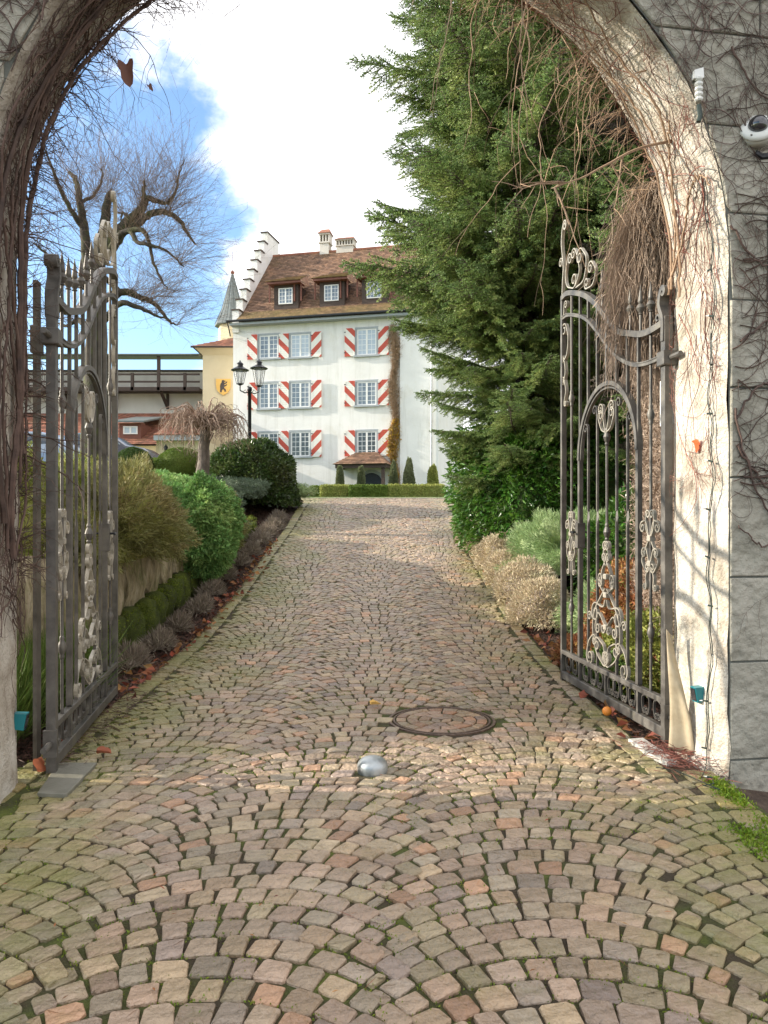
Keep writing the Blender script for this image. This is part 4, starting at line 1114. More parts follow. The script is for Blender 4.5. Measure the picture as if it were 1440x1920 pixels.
mb = MB(); mb.box(gx(300), gx(384), 0, 5, -1.5, gz_(826)); mb.hexa([(gx(278), -.2, -1.5), (gx(300), 0, -1.5), (gx(300), 3, -1.5), (gx(278), 3, -1.5)], [(gx(296), -.2, gz_(826)), (gx(300), 0, gz_(826)), (gx(300), 3, gz_(826)), (gx(296), 3, gz_(826))]); mb.build('wall', [M['facade_warm']], ga)
mb = MB(); mb.box(gx(293), gx(384), -.5, -.42, gz_(827), gz_(818)); mb.box(gx(293), gx(384), -.42, .4, gz_(827), gz_(826) + .02); mb.build('fascia', [M['grey_trim']], ga)
tiled_slope('roof', (gx(293), -.55, gz_(817)), (gx(386), -.55, gz_(817)), (gx(310), 5.0, gz_(768) + .5), (gx(386), 5.0, gz_(768) + .5), 20, M['tile_red'], ga)
mb = MB(); mb.tube([(gx(313), -.1, gz_(842)), (gx(313), -.16, gz_(842))], .05, 8); mb.lathe([(.03, -.12), (.1, -.05), (.12, .12), (.05, .2), (.01, .28)], (gx(313), -.22, gz_(843)), 8); mb.build('wall_lantern', [M['black']], ga)

# ------------------------------------------------------------------ cars on the court
M['car_dark'] = pmat('dark_blue_car_paint', [(.012, .014, .03), (.016, .018, .036)], 2, .18, 0, 10, spec=.8)
M['car_blue'] = pmat('silver_blue_car_paint', [(.25, .30, .38), (.28, .33, .40)], 2, .25, 0, 10, metallic=.4)
M['rubber'] = pmat('tyre_rubber', [(.015, .015, .015), (.03, .03, .03)], 9, .8, .1, 60)
def car(label, loc, rz, paint):
    c = thing('parked_car', label, 'car', loc, rz, 'cars parked on the castle court')
    prof = [(-2.15, .35), (-2.2, .75), (-2.0, .95), (-1.75, 1.02), (-1.25, 1.36), (-.6, 1.48), (.2, 1.48), (.75, 1.34), (1.25, 1.0), (1.9, .88), (2.15, .7), (2.2, .35)]
    n = len(prof); vs = []; fs = []
    ws = [(-1, 1.0, 0), (-.93, 1.0, 1), (-.7, 1.0, 2), (.7, 1.0, 2), (.93, 1.0, 1), (1, 1.0, 0)]
    for (wf, _, k) in ws:
        for (x, z) in prof:
            zz = z - (.0 if k == 2 else (.05 if k == 1 else .14)) * (1 if z > .8 else 0)
            y = wf * .88
            if z > 1.1: y *= .80
            vs.append((x, y, zz))
    for a in range(len(ws) - 1):
        for i in range(n - 1): fs.append((a * n + i, a * n + i + 1, (a + 1) * n + i + 1, (a + 1) * n + i))
        fs.append((a * n + n - 1, a * n, (a + 1) * n, (a + 1) * n + n - 1))
    fs.append(tuple(range(n - 1, -1, -1))); fs.append(tuple((len(ws) - 1) * n + i for i in range(n)))
    mb = MB(); mb.add(vs, fs); shade_auto(mb.build('body', [paint], c), 40)
    for s in (-1, 1):
        mb = MB(); y = s * .80
        mb.add([(-1.55, y, 1.02), (-1.1, y * .93, 1.28), (-.55, y * .9, 1.37), (.2, y * .9, 1.37), (.62, y * .93, 1.27), (1.0, y, 1.0)], [tuple(range(6)) if s < 0 else tuple(range(5, -1, -1))])
        mb.v = [(a, b_ + s * .05, z) for a, b_, z in mb.v]; mb.build('side_window', [M['glass_d']], c)
        mb = MB(); mb.ribbon([(-1.6, 1.03), (-1.1, 1.31), (-.55, 1.40), (.2, 1.40), (.66, 1.29), (1.05, 1.0)], .02, .03); mb.v = [(a, b_ + s * .80, z) for a, b_, z in mb.v]; mb.build('window_trim', [M['galv']], c)
    for (x, s) in ((-1.35, -1), (-1.35, 1), (1.35, -1), (1.35, 1)):
        mb = MB(); pr = []
        n2 = 20; vs = []; 
        for yy in (-.1, .1):
            for r_ in (.33, .2):
                for k in range(n2): a = 2 * PI * k / n2; vs.append((x + r_ * math.cos(a), s * .8 + yy, .33 + r_ * math.sin(a)))
        fs = []
        for k in range(n2):
            j = (k + 1) % n2; fs += [(k, j, n2 * 2 + j, n2 * 2 + k), (k, n2 + k, n2 + j, j), (n2 * 2 + k, n2 * 2 + j, n2 * 3 + j, n2 * 3 + k)]
        mb.add(vs, fs, 0); mb.add([(x + .2 * math.cos(2 * PI * k / n2), s * .88, .33 + .2 * math.sin(2 * PI * k / n2)) for k in range(n2)], [tuple(range(n2))], 1); mb.build('wheel', [M['rubber'], M['galv']], c)
    mb = MB(); mb.box(-2.22, -2.16, -.75, -.5, .68, .8); mb.box(-2.22, -2.16, .5, .75, .68, .8); mb.build('tail_lamp', [M['wood_red']], c)
    return c
zc1 = wz(813, 30) - 1.5
car('dark blue car with chrome window line parked behind the clipped box ball', (wx(188, 30), 30, zc1), 0, M['car_dark'])
car('silver blue car partly seen through the bars of the shaded gate', (wx(55, 29), 29, wz(811, 29) - 1.5), R(182), M['car_blue'])

# ------------------------------------------------------------------ lamp post
lp = thing('lamp_post', 'black cast iron lamp post with two glazed lanterns in front of the manor house', 'lamp post', (wx(468, 22), 22, 2.3))
k22 = 22 / F
zc_ = wz(727, 22) - 2.3
M['lampglass'] = pmat('clear_lantern_glass', [(.75, .78, .78), (.8, .82, .82)], 2, .05, 0, 5)
nd = M['lampglass'].node_tree.nodes['Principled BSDF']; nd.inputs['Alpha'].default_value = .25
mb = MB(); mb.lathe([(.10, -.1), (.10, .25), (.07, .3), (.055, .6), (.05, zc_ - .1), (.07, zc_ - .08), (.07, zc_), (.03, zc_ + .03)], sides=12); mb.build('pole', [M['black']], lp, True)
for (px, py, s) in ((452, 678, -1), (484, 671, 1)):
    cx_ = wx(px, 22) - wx(468, 22); zt = wz(py, 22) - 2.3; zb = wz(727 if s < 0 else 722, 22) - 2.3
    yy = .15 * s
    mb = MB(); mb.tube([(0, 0, zc_ - .12), (cx_ * .5, yy * .5, zc_ - .16), (cx_, yy, zc_ - .1), (cx_, yy, zc_ + .05)], .018, 6)
    mb.ribbon([(cx_ * .2, zc_ - .16), (cx_ * .5, zc_ - .06), (cx_ * .8, zc_ - .12)], .015, .012); mb.build('arm', [M['black']], lp)
    hh = zt - zb
    mb = MB(); mb.lathe([(.035, 0), (.06, .02), (.10, .03), (.105, .05)], (cx_, yy, zc_ + .04), 6)
    z0 = zc_ + .09; z1 = zt - .28
    for k in range(6):
        a = 2 * PI * k / 6; mb.bar((cx_ + .10 * math.cos(a), yy + .10 * math.sin(a), z0), (cx_ + .185 * math.cos(a), yy + .185 * math.sin(a), z1), .014)
    mb.lathe([(.19, 0), (.25, -.005), (.26, .01), (.17, .06), (.10, .10), (.085, .11), (.085, .17), (.10, .18), (.06, .22), (.03, .24), (.008, .29)], (cx_, yy, z1), 12)
    hd = mb.build('lantern', [M['black']], lp)
    mb = MB(); mb.lathe([(.10, z0), (.18, z1)], (cx_, yy, 0), 6); mb.build('lantern_glass', [M['lampglass']], hd)
    mb = MB(); mb.lathe([(.02, z0), (.03, z0 + .12), (.02, z0 + .2)], (cx_, yy, 0), 8); mb.build('bulb', [M['white']], hd)

# ------------------------------------------------------------------ hedges and cone yews by the house
LEAFM = {}
def lm(name, cols, **k):
    a = dict(scale=1.5, rough=.6, bump=0, island=.35, hue=.02, transl=.25, spec=.35); a.update(k)
    cols = [tuple(min(.8, v * 1.22) for v in c) for c in cols]
    return pmat(name, cols, **a)
LM = {
 'box': lm('box_leaf', [(.07, .12, .018), (.115, .17, .028), (.16, .21, .04)]),
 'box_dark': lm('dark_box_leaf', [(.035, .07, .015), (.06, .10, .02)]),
 'hedge': lm('sunlit_tone_hedge_leaf', [(.22, .25, .06), (.32, .33, .10)]),  # sunlit look of the hedge fronts is put into this pale leaf colour
 'yew': lm('grey_green_cone_leaf', [(.12, .14, .07), (.19, .21, .11)]),
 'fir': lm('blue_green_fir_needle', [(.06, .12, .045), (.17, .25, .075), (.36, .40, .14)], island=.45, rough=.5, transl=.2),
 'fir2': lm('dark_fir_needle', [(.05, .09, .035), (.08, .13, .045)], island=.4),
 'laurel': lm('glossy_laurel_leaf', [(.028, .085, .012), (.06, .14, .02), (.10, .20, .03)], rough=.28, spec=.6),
 'rhodo': lm('dark_holly_leaf', [(.03, .06, .015), (.06, .10, .025), (.10, .11, .04)], rough=.32, spec=.6),
 'juniper': lm('pale_juniper_needle', [(.17, .26, .11), (.27, .36, .17), (.36, .42, .20)], island=.3),
 'juniper_blue': lm('blue_grey_juniper_needle', [(.09, .13, .08), (.14, .18, .12)], island=.3),
 'cypress': lm('bright_cypress_spray', [(.09, .19, .05), (.17, .30, .09), (.32, .42, .15)], island=.35),
 'heath': lm('olive_heath_leaf', [(.13, .12, .045), (.20, .20, .07), (.27, .20, .10)], island=.4),
 'heath2': lm('yellow_green_heath_leaf', [(.15, .18, .035), (.27, .28, .07)], island=.4),
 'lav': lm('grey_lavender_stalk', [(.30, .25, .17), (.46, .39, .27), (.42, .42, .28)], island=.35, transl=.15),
 'lav_dark': lm('shade_tone_lavender_stalk', [(.15, .12, .09), (.27, .23, .18)], island=.35, transl=.15),  # darker copy of the lavender with shade put into its colour
 'rust': lm('rust_red_groundcover', [(.17, .07, .03), (.28, .13, .05), (.30, .20, .06)], island=.4),
 'ivy': lm('ivy_leaf', [(.10, .13, .035), (.20, .21, .07), (.30, .29, .13)], rough=.4),
 'cover': lm('groundcover_leaf', [(.08, .14, .03), (.14, .21, .05)], rough=.45),
 'leafbrown': lm('fallen_leaf', [(.15, .06, .035), (.30, .12, .05), (.18, .10, .06)], island=.5, hue=.03),
 'yellow': lm('yellow_creeper_leaf', [(.45, .28, .03), (.30, .20, .03)], island=.4),
 'moss': lm('moss_tuft', [(.09, .13, .012), (.17, .22, .02)], island=.3),
 'mossbright': lm('bright_moss', [(.11, .17, .012), (.17, .25, .02)], island=.3),
 'grass': lm('grass_blade', [(.07, .12, .02), (.13, .19, .04)], island=.3),
 'wood': pmat('twig_wood', [(.10, .065, .045), (.19, .13, .09)], 12, .8, .3, 60, island=.3),
}
def bush(name, label, cat, loc, rad, n, leaf, L, Wd, seed, mat, amp=.15, inner=.8, flat=-.3, group=None, corem=None, mode='leaf', spread=.8, f=2.2, box=False, up=0.0, rz=0.0, corescale=.88):
    t = thing(name, label, cat, loc, rz, group)
    p, nr, k = shell_points(n, rad, seed, amp, inner, flat, f, box)
    r = np.random.default_rng(seed + 1)
    D = nr + r.normal(size=nr.shape) * spread + np.array([0, 0, up])
    if mode == 'leaf':
        me = leaf_mesh('foliage', p, D, nr + r.normal(size=nr.shape) * .5, L * r.uniform(.7, 1.3, len(p)), Wd * r.uniform(.8, 1.2, len(p)))
    else:
        Vb, Fb = blade_arr(p, D, L * r.uniform(.6, 1.3, len(p)), Wd); me = npmesh('foliage', Vb, Fb)
    link('foliage', me, t, [mat])
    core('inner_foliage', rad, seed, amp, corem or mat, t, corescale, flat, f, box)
    return t
def P3(px, py, d): v = P(px, py, d); return (v.x, v.y, v.z)
GH = 'low clipped box hedges on the lawn in front of the manor'
def hedge_box(label, px0, px1, py0, py1, d, mat, seed, depth=1.2):
    x0, x1 = wx(px0, d), wx(px1, d); z0, z1 = wz(py1, d) - .1, wz(py0, d)
    t = thing('box_hedge', label, 'hedge', ((x0 + x1) / 2, d + depth / 2, z0), 0, GH)
    w, h = (x1 - x0) / 2, (z1 - z0)
    mb = MB(); mb.box(-w + .03, w - .03, -depth / 2 + .03, depth / 2 - .03, 0, h - .03); mb.build('inner_foliage', [mat], t)
    r = np.random.default_rng(seed); n = int(9000 * w * 2 * h / 6) + 2500
    f_ = r.integers(0, 4, n); a = r.uniform(-1, 1, n); b_ = r.uniform(0, 1, n); j = r.uniform(-.05, .03, n)
    pt = np.zeros((n, 3)); nr = np.zeros((n, 3))
    m = f_ <= 1; pt[m] = np.column_stack([a[m] * w, -depth / 2 - j[m], b_[m] * h]); nr[m] = (0, -1, 0)
    m = f_ == 2; pt[m] = np.column_stack([a[m] * w, (b_[m] - .5) * depth, h + j[m]]); nr[m] = (0, 0, 1)
    m = f_ == 3; sgn = np.sign(a[m]); pt[m] = np.column_stack([sgn * (w + j[m]), (np.abs(a[m]) * 2 - 1) * depth / 2, b_[m] * h]); nr[m] = np.column_stack([sgn, sgn * 0, sgn * 0])
    D = nr * .5 + r.normal(size=nr.shape)
    link('foliage', leaf_mesh('foliage', pt, D, nr, .07, .05), t, [mat])
hedge_box('short dark clipped hedge at the far left of the lawn hedges', 581, 600, 912, 932, 37.5, LM['box'], 1)
hedge_box('clipped hedge, its sunlit paleness put into the leaf colour, left of the dark hedge in front of the porch', 601, 654, 910, 932, 36.5, LM['hedge'], 2)
hedge_box('dark clipped hedge directly in front of the entrance porch', 655, 727, 910, 932, 36.2, LM['box'], 3)
hedge_box('long pale clipped hedge running from the porch to the conifer', 728, 832, 909, 931, 36.2, LM['hedge'], 4)
GC = 'narrow columnar yews along the manor front'
for i, (px, py0, py1, w, lab, ml_) in enumerate(((637, 874, 908, 7.5, 'narrow dark column yew left of the porch', 'yew'), (677, 876, 910, 7.5, 'narrow column yew standing between the porch posts', 'yew'), (738, 868, 910, 8.5, 'narrow column yew at the right post of the porch', 'yew'), (767, 865, 908, 11, 'broader column yew in front of the bare wall right of the creeper', 'yew'), (812, 872, 910, 11, 'pale column yew at the right corner of the manor beside the conifer', 'hedge'))):
    d = 40.0; h = (py1 - py0) / F * d + .6
    bush('column_yew', lab, 'yew', (wx(px, d), d, wz(py0, d) - h), (w / F * d, w / F * d, h), 5000, 0, .07, .05, 50 + i, LM[ml_], amp=.07, inner=.9, flat=0.0, group=GC, corescale=.93)
# climbing creeper strip on the facade
cs = thing('facade_creeper', 'tall strip of brown and yellow creeper climbing the manor beside the striped windows', 'creeper', tuple(HP + FD * hs_(740)), math.atan2(FD.y, FD.x))
r = np.random.default_rng(8); n = 15000
z = r.uniform(-.2, hz(740, 612), n); x = r.normal(0, .125, n) * (1 + .4 * np.sin(z * 2.3)); y = -r.uniform(.02, .28, n)
p = np.column_stack([x + .08 * np.sin(z * 1.7), y, z]); D = r.normal(size=p.shape) + np.array([0, -.3, .4])
isy = (z < 4.6) & (z > 1.2) & (r.uniform(size=n) < .55)
Vb, Fb = blade_arr(p[~isy], D[~isy], .22, .018); link('stems', npmesh('stems', Vb, Fb), cs, [pmat('pale_brown_creeper', [(.26, .17, .10), (.40, .29, .19)], 4, .8, 0, 5, island=.4)])
link('leaves', leaf_mesh('leaves', p[isy], D[isy], D[isy][:, ::-1], .12, .09), cs, [LM['yellow']])
# lawn grass fringe is too far to pick apart; the ground material carries it

# ------------------------------------------------------------------ left garden
M['sand'] = pmat('mossy_sandstone', [(.14, .12, .06), (.36, .30, .18), (.55, .47, .33)], 3.2, .9, 1.0, 14, vec=(3, 3, .8), detail=11, bdist=.04)
add_speck(M['sand'], 2.2, .50, .66, (.12, .15, .02), .85)
add_speck(M['sand'], 5, .52, .64, (.06, .045, .025), .7, (1, 1, .2))
M['sandmoss'] = pmat('moss_covered_sandstone', [(.05, .055, .015), (.09, .12, .015), (.16, .20, .025)], 4, .95, 1.0, 60, detail=11, bdist=.05)
def rock(mb, x0, x1, y0, y1, z0, z1, j=.03):
    n = 3; vs = {}
    def pt(i, jx, k):
        key = (i, jx, k)
        if key not in vs:
            fx, fy, fz = i / n, jx / n, k / n
            x = x0 + (x1 - x0) * fx; y = y0 + (y1 - y0) * fy; z = z0 + (z1 - z0) * fz
            e = sum(1 for q in (i, jx, k) if q in (0, n))
            c = .03 * (e >= 2) + .02 * (e == 3)
            x += (c if i == 0 else -c if i == n else 0); y += (c if jx == 0 else -c if jx == n else 0); z += (c if k == 0 else -c if k == n else 0)
            vs[key] = len(mb.v); mb.v.append((x + rnd.uniform(-j, j), y + rnd.uniform(-j, j), z + rnd.uniform(-j, j)))
        return vs[key]
    for a in range(n):
        for b_ in range(n):
            for (f) in (((a, b_, 0), (a, b_ + 1, 0), (a + 1, b_ + 1, 0), (a + 1, b_, 0)), ((a, b_, n), (a + 1, b_, n), (a + 1, b_ + 1, n), (a, b_ + 1, n)),
                        ((a, 0, b_), (a + 1, 0, b_), (a + 1, 0, b_ + 1), (a, 0, b_ + 1)), ((a, n, b_), (a, n, b_ + 1), (a + 1, n, b_ + 1), (a + 1, n, b_)),
                        ((0, a, b_), (0, a, b_ + 1), (0, a + 1, b_ + 1), (0, a + 1, b_)), ((n, a, b_), (n, a + 1, b_), (n, a + 1, b_ + 1), (n, a, b_ + 1))):
                mb.f.append(tuple(pt(*q) for q in f)); mb.m.append(0)
rw = thing('retaining_wall', 'mossy sandstone block retaining wall below the shrubs left of the driveway', 'wall', (-3.0, 6, 0))
y = 5.4
while y < 15.5:
    l = rnd.uniform(.55, .85); g0 = float(sprof(y + l / 2)); top = max(1.17, g0 + .15)
    if top - g0 - .3 > .12:
        mb = MB(); rock(mb, -.26 + rnd.uniform(-.03, .03), .02 + rnd.uniform(-.03, .03), y - 6 + .025, y + l - 6 - .03, g0 + .30, top + rnd.uniform(-.07, .03), .034)
        shade_auto(mb.build('stone', [M['sand']], rw), 50)
    y += l
y = 5.3
while y < 17.2:
    l = rnd.uniform(.35, .6); g0 = float(sprof(y + l / 2)); hgt = .36 if y < 14 else .22
    mb = MB(); rock(mb, -.12, .17 + rnd.uniform(-.03, .03), y - 6 + .01, y + l - 6 - .01, g0 - .1, g0 + hgt + rnd.uniform(-.04, .03), .03)
    shade_auto(mb.build('stone', [M['sandmoss']], rw), 70); y += l
r = np.random.default_rng(3); n = 12000
yy = r.uniform(5.4, 17, n); xx = -2.83 + r.uniform(-.32, .05, n); zz = sprof(yy) + .34 + r.uniform(-.02, .03, n) - .25 * np.clip((xx + 2.88) / .07, 0, 1) * r.uniform(0, 1, n)
keep = (np.sin(yy * 5) + np.sin(yy * 13.7 + 1) + r.normal(size=n) * .8 > -.5); C_ = np.column_stack([xx, yy, zz])[keep]
Vb, Fb = blade_arr(C_, r.normal(size=C_.shape) + np.array([.4, 0, .6]), .025, .012); tag(link('moss_cushions', npmesh('moss_cushions', Vb, Fb), None, [LM['moss']]), 'green moss growing along the lower stones of the retaining wall', 'moss', kind='stuff')

bush('hedge_shrub', 'yellow green hedge shrub seen through the bars of the shaded gate', 'shrub', (-4.35, 8.2, 1.2), (1.1, 2.3, 1.35), 26000, 0, .055, .03, 21, LM['heath2'], amp=.12, inner=.85, flat=-.2)
bush('heath_shrub', 'large olive brown heather spilling over the sandstone wall nearest the gate', 'shrub', (-3.0, 8.9, 1.45), (.62, 1.35, .62), 30000, 0, .085, .011, 22, LM['heath'], amp=.2, inner=.66, flat=-.62, mode='blade', spread=.55, up=.15, corem=LM['heath2'], corescale=.8)
bush('dwarf_cypress', 'bright green cushion of dwarf cypress draped over the wall beyond the heather', 'shrub', (-2.78, 11.9, 1.38), (.46, .85, .70), 26000, 0, .06, .03, 23, LM['cypress'], amp=.15, inner=.8, flat=-.95, spread=.7, up=.0, f=3.6)
bush('olive_heath', 'olive heather mound behind the bright dwarf cypress', 'shrub', (-3.0, 13.7, 1.5), (.5, .8, .60), 14000, 0, .07, .011, 24, LM['heath'], amp=.12, inner=.75, flat=-.9, mode='blade', spread=.5, corem=LM['heath2'])
bush('blue_juniper', 'small blue grey juniper at the top of the mulch slope', 'juniper', (-3.45, 15.6, 1.72), (.5, .6, .34), 12000, 0, .06, .010, 25, LM['juniper_blue'], amp=.2, inner=.7, flat=-.4, mode='blade', spread=.6, f=3)
bush('low_juniper', 'low blue grey juniper lying at the foot of the olive heather mound', 'juniper', (-3.05, 14.9, 1.38), (.36, .5, .26), 9000, 0, .06, .010, 26, LM['juniper_blue'], amp=.2, inner=.7, flat=-.4, mode='blade', spread=.6, f=3)
bush('spreading_juniper', 'spreading green juniper in front of the dark holly bush', 'juniper', (-3.75, 18.3, 2.15), (1.1, .8, .34), 15000, 0, .07, .012, 27, LM['juniper_blue'], amp=.2, inner=.7, flat=-.4, mode='blade', spread=.6, f=3)
bush('edge_juniper', 'low juniper at the crest of the drive right of the dark holly bush', 'juniper', (-2.75, 20.2, 2.2), (.8, .6, .30), 8000, 0, .07, .012, 28, LM['juniper'], amp=.2, inner=.7, flat=-.4, mode='blade', spread=.6, f=3)
bush('ledge_shrub', 'low yellow green shrub along the bank top behind the cypress cushion', 'shrub', (-3.9, 13.2, 1.85), (.9, 1.6, .42), 15000, 0, .06, .03, 29, LM['cypress'], amp=.12, inner=.8, flat=-.4)
bush('bank_shrub', 'pale heather tips on the bank behind the olive brown heather', 'shrub', (-4.25, 10.9, 1.75), (.9, 1.4, .55), 15000, 0, .08, .012, 30, LM['heath2'], amp=.15, inner=.8, flat=-.4, mode='blade', spread=.5, up=.3)
bush('holly_bush', 'big rounded dark glossy bush standing at the foot of the lamp post', 'bush', (wx(471, 20), 20.0, 2.35), (1.16, 1.1, 1.28), 15000, 0, .095, .055, 31, LM['rhodo'], amp=.09, inner=.85, flat=-.35)
bush('box_ball', 'clipped dark green box ball beside the end stile of the shaded gate', 'topiary', (wx(250, 18), 18, 2.72), (.46, .46, .46), 12000, 0, .03, .022, 32, LM['box_dark'], amp=.02, inner=.93, flat=-.9, group='clipped box balls on the bank')
bush('box_ball', 'wider clipped green box ball left of the weeping tree trunk', 'topiary', (wx(338, 18.5), 18.5, 2.72), (.60, .55, .50), 14000, 0, .03, .022, 33, LM['box'], amp=.03, inner=.93, flat=-.9, group='clipped box balls on the bank')
bush('box_ball', 'small low box cushion between the two larger clipped balls', 'topiary', (wx(292, 19.5), 19.5, 2.75), (.42, .35, .30), 6000, 0, .03, .022, 34, LM['box'], amp=.03, inner=.93, flat=-.9, group='clipped box balls on the bank')
# weeping tree
wt = thing('weeping_tree', 'small bare weeping tree with a thick twisted trunk beside the lamp post', 'tree', (wx(378, 17), 17, 2.3))
mb = MB(); tp = [(0, 0, -.2), (.0, 0, .1), (.05, 0, .5), (.04, .02, .8), (.09, 0, 1.02), (.12, 0, 1.15)]; mb.tube([p for p in catmull(tp, 4)], [.20, .18, .165, .155, .15, .145, .14, .135, .13, .128, .125, .122, .12, .12, .12, .12, .13, .14, .15, .15, .16][:21], 10)
M['bark'] = pmat('rough_grey_bark', [(.07, .055, .045), (.15, .12, .10), (.22, .18, .15)], 10, .9, 1.0, 30, vec=(1, 1, .4), bdist=.03)
M['bark_moss'] = pmat('mossy_backlit_tone_bark', [(.022, .018, .013), (.045, .036, .025), (.06, .07, .015)], 3, .9, .8, 20, bdist=.03)  # mossy bark; the backlit darkness of the limbs is also in this colour
shade_auto(mb.build('trunk', [M['bark']], wt), 60)
M['twig_pale'] = pmat('pale_bare_twig', [(.22, .15, .11), (.36, .26, .20)], 6, .8, 0, 30, island=.25)
mb = MB(); r = random.Random(4)
for i in range(150):
    a = r.uniform(0, 2 * PI); L_ = r.uniform(.45, 1.05); z0 = 1.15 + r.uniform(-.05, .2); top = r.uniform(.15, .55); drop = r.uniform(.1, .75)
    pts = []
    for k in range(9):
        t = k / 8; rr = L_ * (1 - (1 - t) ** 1.6); zz = z0 + top * math.sin(min(t * 1.5, 1) * PI / 2) - drop * max(0, t - .45) ** 1.5 * 2.2
        pts.append((.1 + rr * math.cos(a + .3 * t) + r.uniform(-.025, .025), rr * math.sin(a + .3 * t) + r.uniform(-.025, .025), zz + r.uniform(-.02, .02)))
    r0 = r.uniform(.006, .022) if i > 14 else .035
    mb.tube(pts, [r0 * (1 - .75 * k / 8) for k in range(9)], 4, cap=False)
    for q in range(4):
        k = r.randint(3, 8); s = Vector(pts[k]); 
        mb.tube([s, s + Vector((r.uniform(-.1, .1), r.uniform(-.1, .1), -.1)), s + Vector((r.uniform(-.2, .2), r.uniform(-.2, .2), -r.uniform(.15, .4)))], .0045, 3, cap=False)
mb.build('crown', [M['twig_pale']], wt)

# big pollarded lime
def limb(mb, pts, r0, r1, sides=8, wobble=0.0, k=5):
    c = catmull(pts, k); n = len(c)
    c = [Vector(p) + Vector((rnd.uniform(-wobble, wobble), rnd.uniform(-wobble, wobble), rnd.uniform(-wobble, wobble))) for p in c]
    mb.tube(c, [r0 + (r1 - r0) * i / (n - 1) for i in range(n)], sides, cap=True)
    return c
def twig_template(seed, L=2.9, n=8, spread=.85, grav=.0, r0=.0065):
    r = random.Random(seed); mb = MB()
    for i in range(n):
        a = r.uniform(0, 2 * PI); tilt = abs(r.gauss(0, spread)); d = Vector((math.sin(tilt) * math.cos(a), math.sin(tilt) * math.sin(a), math.cos(tilt)))
        l = L * r.uniform(.5, 1.0); p = Vector((0, 0, 0)); pts = [p.copy()]; up = Vector((0, 0, 1))
        for k in range(6):
            d = (d + up * .10 + Vector((r.gauss(0, .09), r.gauss(0, .09), r.gauss(0, .05))) - up * grav * k).normalized(); p = p + d * l / 6; pts.append(p.copy())
            if k > 0:
                for q in range(r.choice((1, 2, 2))):
                    e = (d + Vector((r.gauss(0, .5), r.gauss(0, .5), r.gauss(0, .4)))).normalized(); l2 = l * r.uniform(.10, .28)
                    mb.tube([p, p + e * l2 * .5, p + e * l2 + Vector((0, 0, .04))], [.0028, .0025, .0020], 3, cap=False)
        mb.tube(pts, [r0 * (1 - .72 * k / 6) for k in range(7)], 3, cap=False)
    me = mb.mesh('twigs'); me.materials.append(M['twig_dark']); return me
M['twig_dark'] = pmat('dark_bare_twig', [(.13, .085, .06), (.22, .15, .11)], 6, .8, 0, 30, island=.2)
TT = [twig_template(100 + i) for i in range(4)]
def bare_tree(label, d, base_px, limbs, zbase, group=None, scale=1.0, trunk_r=.42, extra=0):
    bx_ = wx(base_px, d)
    t = thing('bare_tree', label, 'tree', (bx_, d, zbase), 0, group)
    mb = MB(); nodes = []
    def L3(px, py, dy=0.0): return (wx(px, d) - bx_, dy, wz(py, d) - zbase)
    for (pts, r0, r1) in limbs:
        c = limb(mb, [L3(*p) for p in pts], r0, r1, 8, .02)
        nodes.append((c, r0, r1))
    shade_auto(mb.build('trunk', [M['bark_moss']], t), 60)
    r = random.Random(base_px)
    for (c, r0, r1) in nodes:
        n = len(c)
        if r0 > trunk_r * .9: continue
        m_ = max(4, int(n / 2.0)) if r0 > .06 else 4
        for q in range(m_ + extra):
            i = r.randint(int(n * .25), n - 1) if q else n - 1
            p = c[i]; dirv = Vector((c[min(i + 1, n - 1)] - c[max(i - 1, 0)])).normalized()
            o = link('twigs', TT[r.randrange(4)], t); o.location = p
            aim = (Vector((0, 0, .6)) + dirv * .55 + Vector((r.uniform(-.8, .8), r.uniform(-.6, .6), 0))).normalized()
            o.rotation_euler = (aim.to_track_quat('Z', 'Y') @ Matrix.Rotation(r.uniform(0, 6.28), 3, 'Z').to_quaternion()).to_euler()
            s = r.uniform(.4, 1.0) * scale; o.scale = (s, s, s)
    return t
T1 = [([(178, 860), (180, 700), (182, 560), (186, 470)], .50, .36),
      ([(170, 560), (164, 500), (158, 430), (150, 380), (135, 330, .3), (118, 310, .5)], .22, .10),
      ([(158, 430), (140, 400, -.3), (120, 350, -.6), (105, 300, -.8)], .12, .05),
      ([(190, 480), (196, 430), (200, 390), (205, 362)], .24, .19),
      ([(200, 470), (222, 440), (240, 418), (255, 405), (268, 388), (276, 372), (296, 378), (312, 383)], .26, .09),
      ([(222, 440), (252, 424), (276, 405), (300, 396), (322, 403), (340, 418), (352, 438), (366, 458)], .17, .06),
      ([(200, 480), (232, 452, -.4), (256, 446, -.6), (272, 470, -.8), (296, 480, -1), (330, 492, -1), (360, 520, -1)], .13, .04),
      ([(256, 446, -.6), (280, 448, -.8), (295, 470, -.9), (304, 510, -.9), (318, 540, -.9), (332, 560, -1)], .10, .03),
      ([(195, 560), (225, 540, .4), (250, 548, .5), (280, 560, .6), (305, 592, .6), (320, 600, .6)], .15, .05),
      ([(195, 600), (235, 578, -.5), (270, 585, -.6), (300, 600, -.6), (330, 610, -.7)], .13, .04),
      ([(196, 520), (215, 535, .8), (232, 530, 1), (248, 548, 1)], .10, .06),
      ([(240, 418), (232, 398, .3), (222, 390, .4), (216, 402, .5)], .08, .04),
      ([(268, 388), (270, 360), (271, 340)], .09, .07),
      ([(312, 383), (330, 360), (335, 330), (345, 300)], .06, .03),
      ([(165, 540), (140, 530, -.5), (115, 500, -.8), (95, 480, -1)], .13, .05),
      ([(150, 380), (168, 350, .5), (178, 320, .6), (178, 300, .6)], .07, .03),
      ([(160, 610), (130, 590, .6), (105, 600, .8), (82, 590, 1)], .12, .04)]
